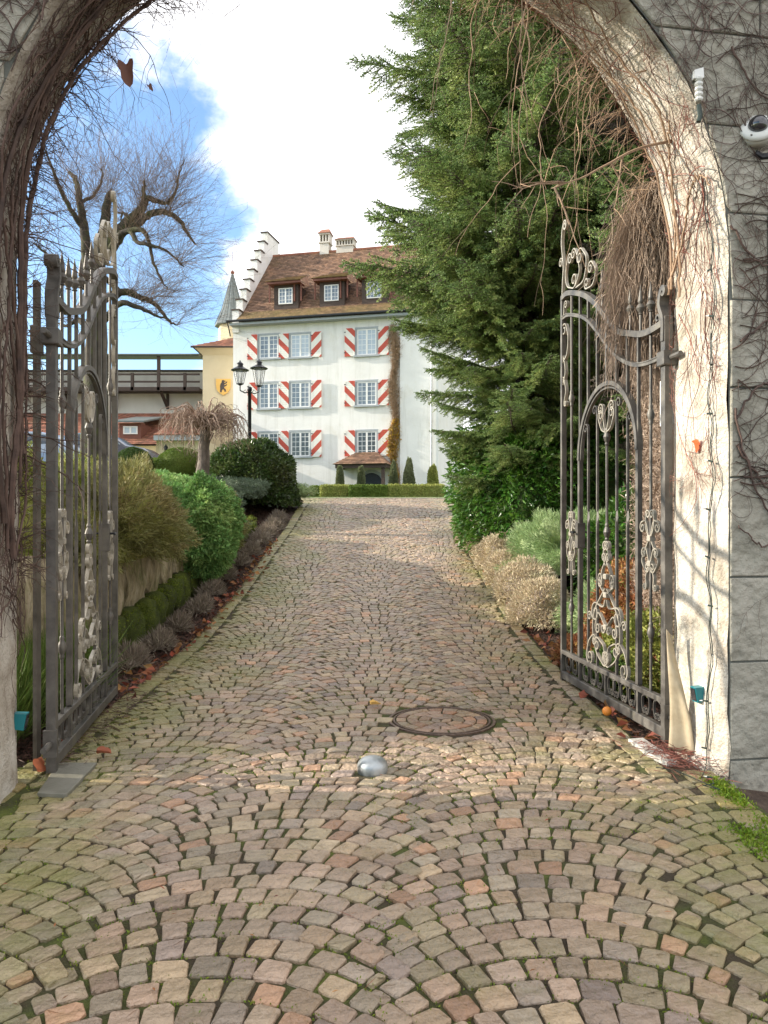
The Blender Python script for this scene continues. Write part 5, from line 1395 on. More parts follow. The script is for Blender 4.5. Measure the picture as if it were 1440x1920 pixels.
bare_tree('large bare pollarded lime tree with mossy limbs rising behind the shaded gate', 24.0, 180, [(p_, a_ * .9, b_ * .5) for p_, a_, b_ in T1], 3.1, scale=1.0, extra=1)


# ------------------------------------------------------------------ conifers on the right
def fir_template(seed, L=3.2, dens=.085):
    r = np.random.default_rng(seed); C = []; D = []
    ax = []
    mbt = MB(); axp = []
    for i in range(12):
        t = i / 11 * L; axp.append(Vector((t, .06 * math.sin(t * 2 + seed), -.05 * t + .035 * t * t)))
    mbt.tube(axp, [.035 * (1 - .85 * i / 11) for i in range(12)], 5)
    def axis(t):
        return np.array([t, .06 * math.sin(t * 2 + seed), -.05 * t + .035 * t * t])
    t = .35
    while t < L:
        for s in (-1, 1):
            l = min(1.15, (L - t) * .52 + .15) * r.uniform(.75, 1.15)
            a = R(r.uniform(42, 64)); d = np.array([math.cos(a), s * math.sin(a), r.uniform(-.55, .18)]); p = axis(t)
            q = 0.03; dd = d.copy()
            pts = [Vector(p)]
            while q < l:
                dd = dd / np.linalg.norm(dd); p = p + dd * .06; q += .06; dd = dd + np.array([.03, 0, -.018 + (.05 if q > l * .75 else 0)])
                C.append(p.copy()); D.append(dd.copy())
                for s2 in (-1, 1):
                    if r.uniform() < .86:
                        e = dd * .75 + np.cross(dd, [0, 0, 1]) * s2 * .8 + np.array([0, 0, r.uniform(-.75, .35)]); e /= np.linalg.norm(e)
                        ll = r.uniform(.5, 1.0) * min(.17, (l - q) * .45 + .05)
                        for w in np.arange(.0, ll, .04): C.append(p + e * (w + .01)); D.append(e)
                pts.append(Vector(p))
            if len(pts) > 1: mbt.tube(pts, [.010 * (1 - .6 * k / len(pts)) for k in range(len(pts))], 3, cap=False)
        t += dens * r.uniform(.8, 1.2)
    for w in np.arange(L * .3, L + .08, .035): C.append(axis(min(w, L + .1))); D.append(np.array([1, 0, .1]))
    C = np.array(C); D = unit(np.array(D)); nn = 7
    CC = np.repeat(C, nn, 0); DD = np.repeat(D, nn, 0)
    rv = r.normal(size=DD.shape); rv[:, 2] = np.abs(rv[:, 2]) * .9 + .1; rv = rv - (rv * DD).sum(1, keepdims=True) * DD; rv = unit(rv)
    nd_ = DD * .75 + rv * .85; CC = CC + DD * r.uniform(-.02, .02, (len(DD), 1))
    L_ = r.uniform(.026, .042, (len(CC), 1)); S = unit(np.cross(nd_, r.normal(size=nd_.shape))); w_ = .0062
    nd_ = unit(nd_)
    V = np.stack([CC - S * w_, CC + S * w_, CC + nd_ * L_], 1).reshape(-1, 3)
    Fc = np.arange(len(V)).reshape(-1, 3)
    nv0 = len(mbt.v); tv = np.array([tuple(v) for v in mbt.v]); 
    # merge (triangulate wood)
    wf = []
    for f in mbt.f:
        for k in range(1, len(f) - 1): wf.append((f[0], f[k], f[k + 1]))
    Vall = np.concatenate([tv, V]); Fall = np.concatenate([np.array(wf), Fc + nv0]); mi = np.concatenate([np.zeros(len(wf)), np.ones(len(Fc))])
    return npmesh('branch', Vall, Fall, False, mi)
FT = [fir_template(i + 1) for i in range(4)]
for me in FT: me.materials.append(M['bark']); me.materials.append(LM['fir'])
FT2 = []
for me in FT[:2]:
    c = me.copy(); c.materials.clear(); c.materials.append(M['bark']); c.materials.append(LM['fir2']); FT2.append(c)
def conifer(label, x, y, zb, H, Rmax, n, temps, seed, zlow=1.2, group='tall conifers right of the drive', visz=99, bias=0.0):
    t = thing('fir_tree', label, 'tree', (x, y, zb), 0, group)
    mb = MB(); mb.tube([(0, 0, -.3), (.03, 0, H * .3), (-.03, .02, H * .6), (0, 0, H)], [.26, .20, .12, .02], 9); mb.build('trunk', [M['bark_moss']], t, True)
    r = random.Random(seed); nl = n
    for i in range(nl):
        f = (i + .5) / nl; z = zlow + (min(H, visz) - zlow) * f ** 1.12
        Rr = Rmax / 3.2 * float(np.interp(z * 17 / H, [1, 3, 4, 5, 6, 7.5, 9, 11, 13, 17], [1.6, 1.9, 2.45, 3.2, 3.1, 2.75, 3.15, 2.7, 2.2, .1])) * r.uniform(.62, 1.04)
        a = i * 2.39996 + r.uniform(-.35, .35)
        o = link('branch', temps[r.randrange(len(temps))], t)
        o.location = (0, 0, z); s = max(.3, Rr / 3.2)
        pitch = R(18 - 20 * (1 - z / H) + r.uniform(-10, 12))
        o.rotation_euler = (r.uniform(-.25, .25), -pitch, a); o.scale = (s, s * r.uniform(.9, 1.2), s * r.uniform(1.0, 1.6))
    return t
conifer('tall blue green fir with spreading boughs reaching across the sky over the drive', 2.55, 14.3, 1.1, 17.0, 3.25, 290, FT, 3, zlow=1.0, visz=13.6)
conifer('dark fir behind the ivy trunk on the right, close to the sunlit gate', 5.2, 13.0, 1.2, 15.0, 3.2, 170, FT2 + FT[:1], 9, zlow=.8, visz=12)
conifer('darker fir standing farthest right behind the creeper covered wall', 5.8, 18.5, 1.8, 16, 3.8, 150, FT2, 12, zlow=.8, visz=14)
# ivy-clad stump of a trunk between the firs
iv = thing('ivy_trunk', 'pale ivy covered trunk standing in front of the firs', 'ivy', (wx(1008, 14.1), 14.1, .9))
mb = MB(); mb.tube([(0, 0, -.1), (.04, 0, 1.5), (0, 0, 2.4), (.05, 0, 3.1)], [.10, .09, .07, .03], 8); mb.build('trunk', [M['bark']], iv, True)
r = np.random.default_rng(17); n = 800; z = np.concatenate([r.uniform(1.2, 3.0, 200), r.normal(2.3, .35, 600)]); a = r.uniform(0, 6.28, n); rr = (.13 + .08 * np.sin(z * 3)) * r.uniform(.7, 1.4, n)
p = np.column_stack([rr * np.cos(a), rr * np.sin(a), z]); nr = np.column_stack([np.cos(a), np.sin(a), 0 * a + .3])
link('foliage', leaf_mesh('foliage', p, r.normal(size=p.shape) * .6 + nr * .3 - np.array([0, 0, .5]), nr, .07, .055), iv, [LM['ivy']])

GL = 'cherry laurel bushes under the conifers'
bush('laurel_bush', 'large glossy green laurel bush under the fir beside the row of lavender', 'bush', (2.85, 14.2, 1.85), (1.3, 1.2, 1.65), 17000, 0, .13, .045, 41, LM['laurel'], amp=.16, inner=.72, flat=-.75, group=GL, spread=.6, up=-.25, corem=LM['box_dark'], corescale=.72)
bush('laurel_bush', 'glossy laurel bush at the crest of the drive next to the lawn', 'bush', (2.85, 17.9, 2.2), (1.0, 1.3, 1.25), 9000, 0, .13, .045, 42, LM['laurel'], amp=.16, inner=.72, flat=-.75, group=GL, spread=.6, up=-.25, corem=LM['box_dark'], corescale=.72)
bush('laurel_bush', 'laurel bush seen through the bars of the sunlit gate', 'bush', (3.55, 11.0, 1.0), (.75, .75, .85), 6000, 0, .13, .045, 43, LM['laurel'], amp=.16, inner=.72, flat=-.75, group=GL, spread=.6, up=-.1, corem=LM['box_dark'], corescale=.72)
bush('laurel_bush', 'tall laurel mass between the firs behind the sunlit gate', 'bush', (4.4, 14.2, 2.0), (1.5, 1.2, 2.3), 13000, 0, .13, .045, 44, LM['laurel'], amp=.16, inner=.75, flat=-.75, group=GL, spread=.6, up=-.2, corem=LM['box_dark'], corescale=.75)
# lavender row
GV = 'lavender mounds edging the right side of the driveway'
labs = ['nearest lavender mound, dry and buff, at the right edge of the drive', 'second lavender mound from the gate, pinkish buff', 'third lavender mound along the right edge, with a red leaf in it', 'fourth lavender mound along the right edge of the drive', 'fifth lavender mound, greyer, along the right edge of the drive', 'farthest lavender mound, grey green, at the laurel bush']
for i, (yy, rr, hh) in enumerate(((9.9, .42, .42), (11.1, .42, .42), (12.2, .42, .42), (13.3, .44, .44), (14.5, .46, .46), (15.8, .5, .5))):
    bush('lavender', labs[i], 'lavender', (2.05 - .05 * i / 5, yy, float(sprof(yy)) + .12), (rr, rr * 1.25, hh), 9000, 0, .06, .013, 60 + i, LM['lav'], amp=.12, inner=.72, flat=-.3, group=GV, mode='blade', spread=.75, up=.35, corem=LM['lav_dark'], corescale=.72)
# left lavender / heather edging, ragged
GV2 = 'ragged dry lavender plants edging the left side of the driveway'
yv = 6.7; i = 0
words_ = ['nearest ragged dry lavender on the left edge by the shaded gate', 'ragged dry lavender second from the shaded gate', 'ragged dry lavender third from the shaded gate', 'ragged lavender in front of the first mossy stones', 'ragged grey lavender below the olive brown heather', 'ragged grey lavender below the right end of the heather', 'ragged grey lavender below the cypress cushion', 'ragged grey lavender just past the cypress cushion', 'low dry lavender at the start of the mulch slope', 'denser grey lavender on the mulch slope', 'large grey lavender clump halfway up the mulch slope', 'grey lavender clump near the top of the mulch slope', 'farthest lavender clump at the crest of the drive']
while i < 13:
    rr = .20 + .02 * (i % 3) if i < 9 else .28
    xoff = -2.52 if i < 9 else -2.5
    bush('lavender', words_[i], 'lavender', (xoff + rnd.uniform(-.06, .04), yv, float(sprof(yv)) + .03), (rr * .72, rr * 1.2, .15 if i < 9 else .22), 1000, 0, .10, .010, 80 + i, LM['lav_dark'], amp=.2, inner=.3, flat=-.2, group=GV2, mode='blade', spread=.5, up=.6, corescale=.35)
    yv += rnd.uniform(.8, 1.05); i += 1
bush('juniper', 'pale feathery spreading juniper behind the lavender row', 'juniper', (3.05, 12.0, .95), (1.0, 1.1, .62), 34000, 0, .10, .009, 101, LM['juniper'], amp=.22, inner=.75, flat=-.4, mode='blade', spread=.35, f=3.5, up=.1, group='spreading junipers right of the drive')
bush('juniper', 'small pale juniper nearest the orange groundcover', 'juniper', (2.75, 9.1, .35), (.5, .6, .38), 12000, 0, .09, .009, 102, LM['juniper'], amp=.22, inner=.75, flat=-.4, mode='blade', spread=.4, f=3.5, group='spreading junipers right of the drive')
bush('rust_shrub', 'rust red twiggy groundcover in front of the end of the sunlit gate', 'shrub', (2.15, 7.95, .12), (.36, .5, .28), 9000, 0, .05, .014, 103, LM['rust'], amp=.2, inner=.6, flat=-.3, spread=.9, corescale=.6)
bush('ground_cover', 'leafy green groundcover at the foot of the sunlit gate', 'plant', (2.1, 7.15, .03), (.3, .5, .24), 5000, 0, .05, .035, 104, LM['cover'], amp=.2, inner=.6, flat=-.3, spread=.9, corescale=.6)
bush('rust_shrub', 'golden orange groundcover behind the bars of the sunlit gate', 'shrub', (2.55, 7.0, .2), (.5, .8, .45), 11000, 0, .055, .03, 105, LM['heath2'], amp=.2, inner=.6, flat=-.3, spread=.9, corem=LM['rust'], corescale=.7)
bush('rust_shrub', 'brown orange ferny groundcover beside the creeper covered wall', 'shrub', (2.7, 8.2, .45), (.5, .7, .5), 11000, 0, .06, .02, 106, LM['rust'], amp=.2, inner=.6, flat=-.3, spread=.9, corem=LM['heath2'], corescale=.7)
# red stem glimpsed through the gate is skipped: too thin to read

# mulch chips and leaf litter
M['mulch'] = pmat('dark_red_mulch', [(.06, .03, .024), (.12, .06, .045), (.19, .10, .07)], 6, .9, 0, 10, island=.4)
def litter(name, label, cat, n, fx, fy, L, Wd, mat, seed, flatness=.25, lift=.01):
    r = np.random.default_rng(seed); yv = fy(r, n); xv = fx(r, n, yv); zv = gz(xv, yv) + .05 * ((xv > -2.3) & (xv < 1.8)) + lift + r.uniform(0, .02, n)
    p = np.column_stack([xv, yv, zv]); D = r.normal(size=p.shape); D[:, 2] *= flatness; Nn = r.normal(size=p.shape) * flatness * 1.2 + np.array([0, 0, 1])
    me = leaf_mesh(name, p, D, Nn, L * r.uniform(.6, 1.3, n), Wd * r.uniform(.7, 1.2, n), .2)
    o = link(name, me, None, [mat]); tag(o, label, cat, kind='stuff'); return o
litter('mulch', 'dark red brown bark mulch on the bed left of the drive', 'mulch', 26000, lambda r, n, y: r.uniform(-2.75, -2.2, n) - np.where(y > 14, r.uniform(0, 1.6, n), 0), lambda r, n: np.where(r.uniform(size=n) < .5, r.uniform(5, 22, n), r.uniform(14, 22, n)), .045, .02, M['mulch'], 1)
litter('mulch', 'dark bark mulch in the bed right of the drive', 'mulch', 14000, lambda r, n, y: r.uniform(1.78, 3.6, n), lambda r, n: r.uniform(5.4, 16, n), .045, .02, M['mulch'], 2)
litter('fallen_leaves', 'orange and brown fallen leaves lying along the left edge of the drive', 'leaves', 250, lambda r, n, y: -2.26 + r.normal(0, .10, n) - .03, lambda r, n: r.uniform(5.2, 16, n), .10, .075, LM['leafbrown'], 3, .5, .02)
litter('fallen_leaves', 'dark and orange fallen leaves lying along the right edge of the drive', 'leaves', 260, lambda r, n, y: 1.84 + r.normal(0, .07, n), lambda r, n: r.uniform(5.3, 15, n), .10, .075, LM['leafbrown'], 4, .5, .02)
litter('fallen_leaves', 'scattered small debris and needles on the cobbles', 'leaves', 260, lambda r, n, y: r.uniform(-2.1, 1.7, n), lambda r, n: r.uniform(2.2, 18, n), .035, .008, LM['leafbrown'], 5, .1, .012)
# bits of moss and grass growing in the joints
r = np.random.default_rng(6); cand = []
for c in stones:
    if len(cand) > 2600: break
    cxm = c[0][0]; cym = c[0][1]
    if cym > 9: break
    if rnd.random() < .75: cand.append((cxm, cym)); cand.append(((c[0][0] + c[1][0]) / 2, (c[0][1] + c[1][1]) / 2))
cand = np.array(cand); nse = np.sin(cand[:, 0] * 2.3 + 1) + np.sin(cand[:, 1] * 3.1 + cand[:, 0]) + np.abs(cand[:, 0]) * .5
cand = cand[nse > .25]
pp = np.repeat(cand, 16, 0) + r.normal(0, .018, (len(cand) * 16, 2)); C_ = np.column_stack([pp, sprof(pp[:, 1]) - .008 + r.uniform(0, .006, len(pp))])
Vb, Fb = blade_arr(C_, r.normal(size=C_.shape) * .7 + np.array([0, 0, .6]), .013, .006); tag(link('joint_moss', npmesh('joint_moss', Vb, Fb), None, [LM['moss']]), 'small tufts of moss growing in the cobble joints', 'moss', kind='stuff')
n = 5200; t_ = r.uniform(0, 1, n); C_ = np.column_stack([1.93 + r.normal(0, .03, n) - .22 * (t_ < .45) * r.uniform(0, 1, n), 3.3 + 1.25 * t_, np.zeros(n) - .0 + r.uniform(-.01, .015, n)])
keep = (np.sin(C_[:, 1] * 9) + r.normal(0, .5, n) > -.2); C_ = C_[keep]
Vb, Fb = blade_arr(C_, r.normal(size=C_.shape) + np.array([0, 0, .7]), .02, .01); tag(link('moss_patch', npmesh('moss_patch', Vb, Fb), None, [LM['mossbright']]), 'bright green moss along the wall foot in the right corner', 'moss', kind='stuff')

# ------------------------------------------------------------------ creeper-covered garden wall behind the right jamb
M['brown_creeper'] = pmat('dead_creeper_twig', [(.22, .165, .125), (.34, .26, .20), (.43, .34, .27)], 3, .85, 0, 10, island=.35)
gwr = thing('garden_wall', 'garden wall covered in reddish brown creeper behind the right jamb', 'wall', (2.62, 5.35, 0))
mb = MB(); mb.hexa([(-.15, 0, -.2), (.35, 0, -.2), (.55, 2.6, -.2), (.12, 2.6, -.2)], [(-.15, 0, 3.55), (.35, 0, 3.55), (.55, 2.6, 3.3), (.12, 2.6, 3.3)]); mb.build('wall', [pmat('brown_stone', [(.16, .10, .07), (.28, .20, .14)], 6, .9, .6, 20)], gwr)
r = np.random.default_rng(77); n = 42000
yy = r.uniform(-.0, 2.75, n); zz = r.uniform(0, 3.55, n); xx = -.17 + .27 * yy / 2.6 - np.abs(r.normal(0, .07, n))
p = np.column_stack([xx, yy, zz]); D = r.normal(size=p.shape) * np.array([.7, 1, 1.0]) + np.array([-.2, 0, .1])
Vb, Fb = blade_arr(p, D, .11, .0065)
cp = thing('dead_creeper', 'reddish brown leafless creeper matted over the garden wall behind the sunlit gate', 'creeper', (2.62, 5.35, 0))
link('twigs', npmesh('twigs', Vb, Fb), cp, [M['brown_creeper']])
# hanging dome of dry stems
hd = thing('hanging_creeper', 'thick brown mop of dry creeper stems hanging from the back of the arch', 'creeper', (2.22, 6.0, .28))
mb = MB(); r = random.Random(12)
for i in range(5200):
    a = r.uniform(PI * .5, PI * 1.5); ph = r.uniform(.0, 1.0)
    x0 = r.uniform(-.07, .14); z0 = 3.85 - abs(r.gauss(0, .28))
    rr = r.uniform(.0, .56); dx = math.cos(a) * rr; dy = math.sin(a) * rr * .6
    L_ = r.uniform(.35, 1.25)
    pts = [(x0, .02, z0)]; n = 7
    for k in range(1, n + 1):
        t = k / n; s = t ** .8
        pts.append((x0 + dx * s + r.gauss(0, .03), .02 + dy * s + r.gauss(0, .03), z0 + .06 * math.sin(t * PI) - L_ * t * t * (.95) + r.gauss(0, .022)))
    mb.tube(pts, [.0030 - .0016 * k / n for k in range(n + 1)], 3, cap=False)
for i in range(26):
    a = r.uniform(PI * .6, PI * 1.3); L_ = r.uniform(.2, .6); z0 = 3.55 - r.uniform(0, .6); p = Vector((-.15, .1, z0)); d = Vector((math.cos(a), abs(math.sin(a)) * .4, r.uniform(-.9, .3))).normalized(); pts = [p.copy()]
    for k in range(7): d = (d + Vector((r.gauss(0, .3), r.gauss(0, .3), -.14 + r.gauss(0, .2)))).normalized(); p = p + d * L_ / 7; pts.append(p.copy())
    mb.tube(pts, .0028, 3, cap=False)
o = mb.build('stems', [M['brown_creeper']], hd); hd.rotation_euler = (0, 0, math.atan2(AXT.y, AXT.x))

# ------------------------------------------------------------------ creepers on the gateway
M['vine'] = pmat('purple_brown_vine', [(.045, .028, .022), (.095, .058, .045), (.14, .09, .07)], 9, .8, .3, 80, island=.3)
M['vine_red'] = pmat('reddish_vine', [(.13, .04, .03), (.24, .09, .06)], 9, .8, 0, 80, island=.3)
M['vine_pale'] = pmat('pale_dry_vine', [(.24, .15, .09), (.38, .26, .17)], 9, .8, 0, 80, island=.3)
gang = math.atan2(AXT.y, AXT.x)
def walk2(r, start, ang, L, step, wob_, grav=0.0):
    x, z = start; pts = [(x, z)]; a = ang; n = max(2, int(L / step)); da = 0
    for k in range(n):
        da = da * .6 + r.gauss(0, wob_); a += da
        if grav: a += grav * math.sin(a + PI / 2) * .1
        x += math.cos(a) * step; z += math.sin(a) * step; pts.append((x, z))
    return pts, a
def vines(mb, surf, starts, r, step=.05, wob_=.16, L=(.6, 1.8), rad=(.003, .008), branch=3, depth=2, ok=None, sub=.5):
    for (s, ang) in starts:
        LL = r.uniform(*L); r0 = r.uniform(*rad)
        pts, _ = walk2(r, s, ang, LL, step, wob_)
        if ok:
            cut = next((i for i, p in enumerate(pts) if not ok(p)), len(pts)); pts = pts[:cut]
        if len(pts) < 3: continue
        n = len(pts)
        mb.tube([surf(p, r0 + .004 + r.uniform(0, .006)) for p in pts], [r0 * (1 - .65 * i / n) for i in range(n)], 4 if r0 > .005 else 3, cap=False)
        if depth > 0:
            nb = int(branch * LL * 2)
            for q in range(nb):
                i = r.randrange(n - 1); a = math.atan2(pts[i + 1][1] - pts[i][1], pts[i + 1][0] - pts[i][0]) + r.choice((-1, 1)) * r.uniform(.4, 1.2)
                vines(mb, surf, [(pts[i], a)], r, step * .8, wob_ * 1.3, (LL * .2, LL * sub), (r0 * .35, r0 * .6), branch, depth - 1, ok, sub)
def surf_front(p, off): return Vector((p[0], -.014 - off, p[1]))
def ok_front(p):
    x, z = p
    if z < .05: return False
    if abs(x) < HALF and z < ZSP: return False
    return not (abs(x) < HALF + .0 and z >= ZSP and math.hypot(x, z - ZSP) < HALF - .03)
r = random.Random(21)
cr1 = thing('wall_creeper', 'dark leafless creeper spreading over the grey wall around the dome camera', 'creeper', tuple(ORG), gang)
mb = MB(); st_ = []
for i in range(40): st_.append(((HALF + r.uniform(.02, .12), r.uniform(1.7, 3.5)), r.uniform(-.6, .7)))
for i in range(260): st_.append(((r.uniform(.8, 3.4), r.uniform(3.4, 5.6)), r.uniform(-3.1, 3.1)))
for i in range(10): st_.append(((HALF + r.uniform(.3, 1.2), r.uniform(2.0, 3.6)), r.uniform(-3.1, 0)))
vines(mb, surf_front, st_, r, .04, .17, (.5, 1.4), (.0016, .0052), 3, 2, ok_front)
mb.build('stems', [M['vine']], cr1)
big = [((HALF + .06, 1.98), (2.35, 1.72), (2.75, 1.5)), ((HALF + .05, 2.15), (2.3, 2.35), (2.5, 2.3), (2.9, 2.42)), ((HALF + .02, 3.3), (2.25, 3.1), (2.5, 3.05), (2.95, 3.0)), ((HALF + .04, 2.2), (2.25, 1.75), (2.42, 1.45), (2.3, 1.38), (2.15, 1.5)), ((2.1, 4.35), (2.3, 4.1), (2.8, 3.95)), ((HALF + .08, 2.6), (2.4, 2.75), (2.9, 2.6)), ((1.7, 5.2), (2.2, 4.8), (2.9, 4.7))]
for b_ in big:
    c = catmull(b_, 8); mb = MB(); mb.tube([Vector((p[0] + r.gauss(0, .008), -.026, p[1] + r.gauss(0, .008))) for p in c], [.0075 * (1 - .5 * i / len(c)) for i in range(len(c))], 6); mb.build('main_stem', [M['vine']], cr1)
# reveal surface: parameter a = length along the arch outline from the foot, v = depth
def reveal(side):
    def f(p, off):
        a, v = p; v = min(max(v, .01), THK - .01)
        if a <= ZSP: x, z, nx_, nz_ = HALF, a, -1, 0
        else:
            th = (a - ZSP) / HALF; x, z, nx_, nz_ = HALF * math.cos(th), ZSP + HALF * math.sin(th), -math.cos(th), -math.sin(th)
        off += .018
        return Vector(((x + nx_ * off) * side, v, z + nz_ * off))
    return f
def ok_rev(p): return -.02 < p[1] < THK + .02 and .1 < p[0] < ZSP + 3.2
# right reveal: light, thin, mostly pale; left reveal: dense
cr2 = thing('reveal_creeper', 'fine reddish creeper stems hanging down the sunlit white reveal', 'creeper', tuple(ORG), gang)
mb = MB(); st_ = [((r.uniform(2.0, 3.7), r.uniform(.05, .5)), PI + r.uniform(-.25, .25)) for i in range(28)] + [((r.uniform(3.3, 5.6), r.uniform(.0, .6)), r.uniform(-3.1, 3.1)) for i in range(55)]
vines(mb, reveal(1), st_, r, .045, .12, (.5, 1.5), (.0018, .0042), 2.4, 2, ok_rev); mb.build('stems', [M['vine_red']], cr2)
main = [[(3.05, .60), (3.3, .50), (3.6, .42), (3.9, .32), (4.05, .2)], [(3.15, .58), (3.4, .35), (3.6, .25), (3.65, .1), (3.55, .02)], [(3.9, .32), (4.2, .25), (4.6, .3), (5.0, .2)], [(3.0, .45), (3.4, .44), (3.9, .40), (4.3, .42), (4.8, .5)], [(3.1, .56), (3.8, .52), (4.3, .5), (4.9, .4)]]
for b_ in main:
    c = catmull(b_, 8); f = reveal(1); mb = MB(); mb.tube([f((p[0] + r.gauss(0, .01), p[1] + r.gauss(0, .008)), .015) for p in c], [.0085 * (1 - .4 * i / len(c)) for i in range(len(c))], 6); mb.build('main_stem', [M['vine_pale']], cr2)
cr3 = thing('arch_creeper', 'dense dark creeper matted over the shaded left jamb and arch', 'creeper', tuple(ORG), gang)
mb = MB(); f = reveal(-1)
st_ = [((r.uniform(.9, 5.6), r.uniform(0, .6)), r.uniform(-3.1, 3.1)) for i in range(170)] + [((r.uniform(1.2, 2.0), r.uniform(0, .6)), PI + r.uniform(-.6, .6)) for i in range(16)] + [((r.uniform(3.0, 6.2), r.uniform(0, .6)), r.uniform(-3.1, 3.1)) for i in range(230)]
vines(mb, f, st_, r, .04, .2, (.4, 1.1), (.0018, .0055), 2.2, 2, ok_rev, .45)
for i in range(7):
    pts = [(r.uniform(1.3, 2.2), r.uniform(.1, .5))]
    while pts[-1][0] < 5.4: pts.append((pts[-1][0] + r.uniform(.3, .5), min(max(pts[-1][1] + r.gauss(0, .10), .04), .56)))
    c = catmull(pts, 6); mb.tube([f((p[0], p[1]), .02 + r.uniform(0, .01)) for p in c], [(.018 if i < 3 else .009) * (1 - .55 * i_ / len(c)) * r.uniform(.85, 1.15) for i_ in range(len(c))], 6)
mb.build('stems', [M['vine']], cr3)
mb = MB(); vines(mb, lambda p, o_: surf_front(p, o_), [((-r.uniform(.4, 2.6), r.uniform(3.2, 5.6)), r.uniform(-3, 3)) for i in range(210)], r, .045, .18, (.5, 1.3), (.003, .009), 2.2, 2, ok_front); mb.build('front_stems', [M['vine']], cr3)
# free-hanging stems from the arch (3-D walk with gravity)
def hang(mb, base, d0, L, r, r0, grav=.12, wobble=.16, branch=2, depth=2):
    p = Vector(base); d = Vector(d0).normalized(); pts = [p.copy()]; n = max(4, int(L / .05))
    for k in range(n):
        d = (d + Vector((r.gauss(0, wobble), r.gauss(0, wobble), r.gauss(0, wobble) - grav))).normalized(); p = p + d * .05; pts.append(p.copy())
    mb.tube(pts, [r0 * (1 - .7 * i / len(pts)) for i in range(len(pts))], 4 if r0 > .004 else 3, cap=False)
    if depth:
        for q in range(branch):
            i = r.randrange(1, len(pts)); hang(mb, pts[i], d + Vector((r.gauss(0, .8), r.gauss(0, .8), r.gauss(0, .6))), L * r.uniform(.25, .55), r, r0 * .55, grav, wobble, branch, depth - 1)
    return pts
cr4 = thing('dangling_creeper', 'pale dry creeper stems dangling from the arch in front of the fir', 'creeper', tuple(ORG), gang)
mb = MB()
for i in range(22):
    th = R(r.uniform(33, 75)); v = r.uniform(.1, .62); x = (HALF - .02) * math.cos(th); z = ZSP + (HALF - .02) * math.sin(th)
    L_ = r.uniform(.25, .75) if i > 9 else r.uniform(.9, 1.5)
    hang(mb, (x, v, z), (-math.cos(th) + r.gauss(0, .5), r.gauss(0, .3), -.6), L_, r, r.uniform(.0025, .006), .13 if i > 9 else .22, .15)
hang(mb, (HALF * math.cos(R(24)), .3, ZSP + HALF * math.sin(R(24))), (-1, .1, -.35), .9, r, .012, .03, .07, 5, 2)
for i in range(180):
    th = R(r.uniform(20, 90)); v = .6 + r.uniform(-.06, .03); x = HALF * math.cos(th); z = ZSP + HALF * math.sin(th); hang(mb, (x, v, z), (-math.cos(th) * .8 + r.gauss(0, .4), .1, -.4 + r.gauss(0, .5)), r.uniform(.08, .38), r, .0028, .10, .22, 1, 1)
mb.build('stems', [M['vine_pale']], cr4)
cr5 = thing('dangling_creeper', 'thin dark creeper stems dangling from the shaded left side of the arch', 'creeper', tuple(ORG), gang)
mb = MB()
for i in range(30):
    th = R(180 - r.uniform(5, 62)); v = r.uniform(.3, .62); x = (HALF - .02) * math.cos(th); z = ZSP + (HALF - .02) * math.sin(th)
    hang(mb, (x, v, z), (-math.cos(th) + r.gauss(0, .3), .2 + r.gauss(0, .3), -.3), r.uniform(.3, 1.0) if i < 16 else .3, r, r.uniform(.002, .0042), .10, .13, 2, 2)
for i in range(14):
    hang(mb, (-HALF + .02, .6, r.uniform(1.8, 3.4)), (1, .5, r.uniform(-.2, .5)), r.uniform(.25, .75), r, r.uniform(.003, .007), .09, .16, 3, 1)
for i in range(420):
    th = R(180 - r.uniform(-2, 80)); v = .6 + r.uniform(-.1, .03)
    if i % 3 == 0: x, z = -HALF, r.uniform(1.2, ZSP)
    else: x = HALF * math.cos(th); z = ZSP + HALF * math.sin(th)
    hang(mb, (x, v, z), (.7 + r.gauss(0, .4), .3, r.gauss(0, .8)), r.uniform(.06, .2), r, .0032, .05, .3, 1, 1)
mb.build('stems', [M['vine']], cr5)
# a few dead leaves hanging on the creeper
def dead_leaf(label, loc, size, mat, rot, group='dead leaves caught on the creeper'):
    n = 9; pts = []; q = random.Random(int(size * 1000) + len(label))
    for i in range(n * 2):
        a = 2 * PI * i / (n * 2); rr = size * (.42 + .12 * math.cos(a) + .07 * math.cos(3 * a)) * q.uniform(.82, 1.08); pts.append((rr * math.cos(a), rr * .68 * math.sin(a), size * (.34 * abs(math.sin(a)) + q.uniform(-.05, .05))))
    mb = MB(); mb.add([(0, 0, .05 * size)] + pts, [(0, 1 + i, 1 + (i + 1) % (2 * n)) for i in range(2 * n)]); o = mb.build('dead_leaf', [mat], None, True, loc); o.rotation_euler = rot
    return tag(o, label, 'leaf', group)
lf = LM['leafbrown']; M['leaf_red'] = lm('orange_red_leaf', [(.55, .10, .02), (.60, .16, .04)]); M['leaf_dark'] = lm('dull_brown_leaf', [(.12, .06, .04), (.18, .09, .06)]); M['leaf_yel'] = lm('yellow_fallen_leaf', [(.62, .40, .10), (.70, .48, .16)])
dead_leaf('large drooping brown leaf hanging against the sky under the left side of the arch', tuple(P(238, 133, 4.5)), .17, M['leaf_dark'], (R(80), R(80), 0))
dead_leaf('small brown leaf dangling lower down on the same hanging stem', tuple(P(281, 163, 4.5)), .05, M['leaf_dark'], (R(80), R(60), 0))
dead_leaf('orange red leaf stuck to the sunlit white reveal', tuple(P(1300, 833, 4.88)), .10, M['leaf_red'], (R(10), R(75), R(-8)))
dead_leaf('yellow fallen leaf lying on the cobbles left of the manhole', (P(700, 1327, 6.25).x, 6.25, .025), .11, M['leaf_yel'], (0, 0, .4), 'single leaves on the cobbles')
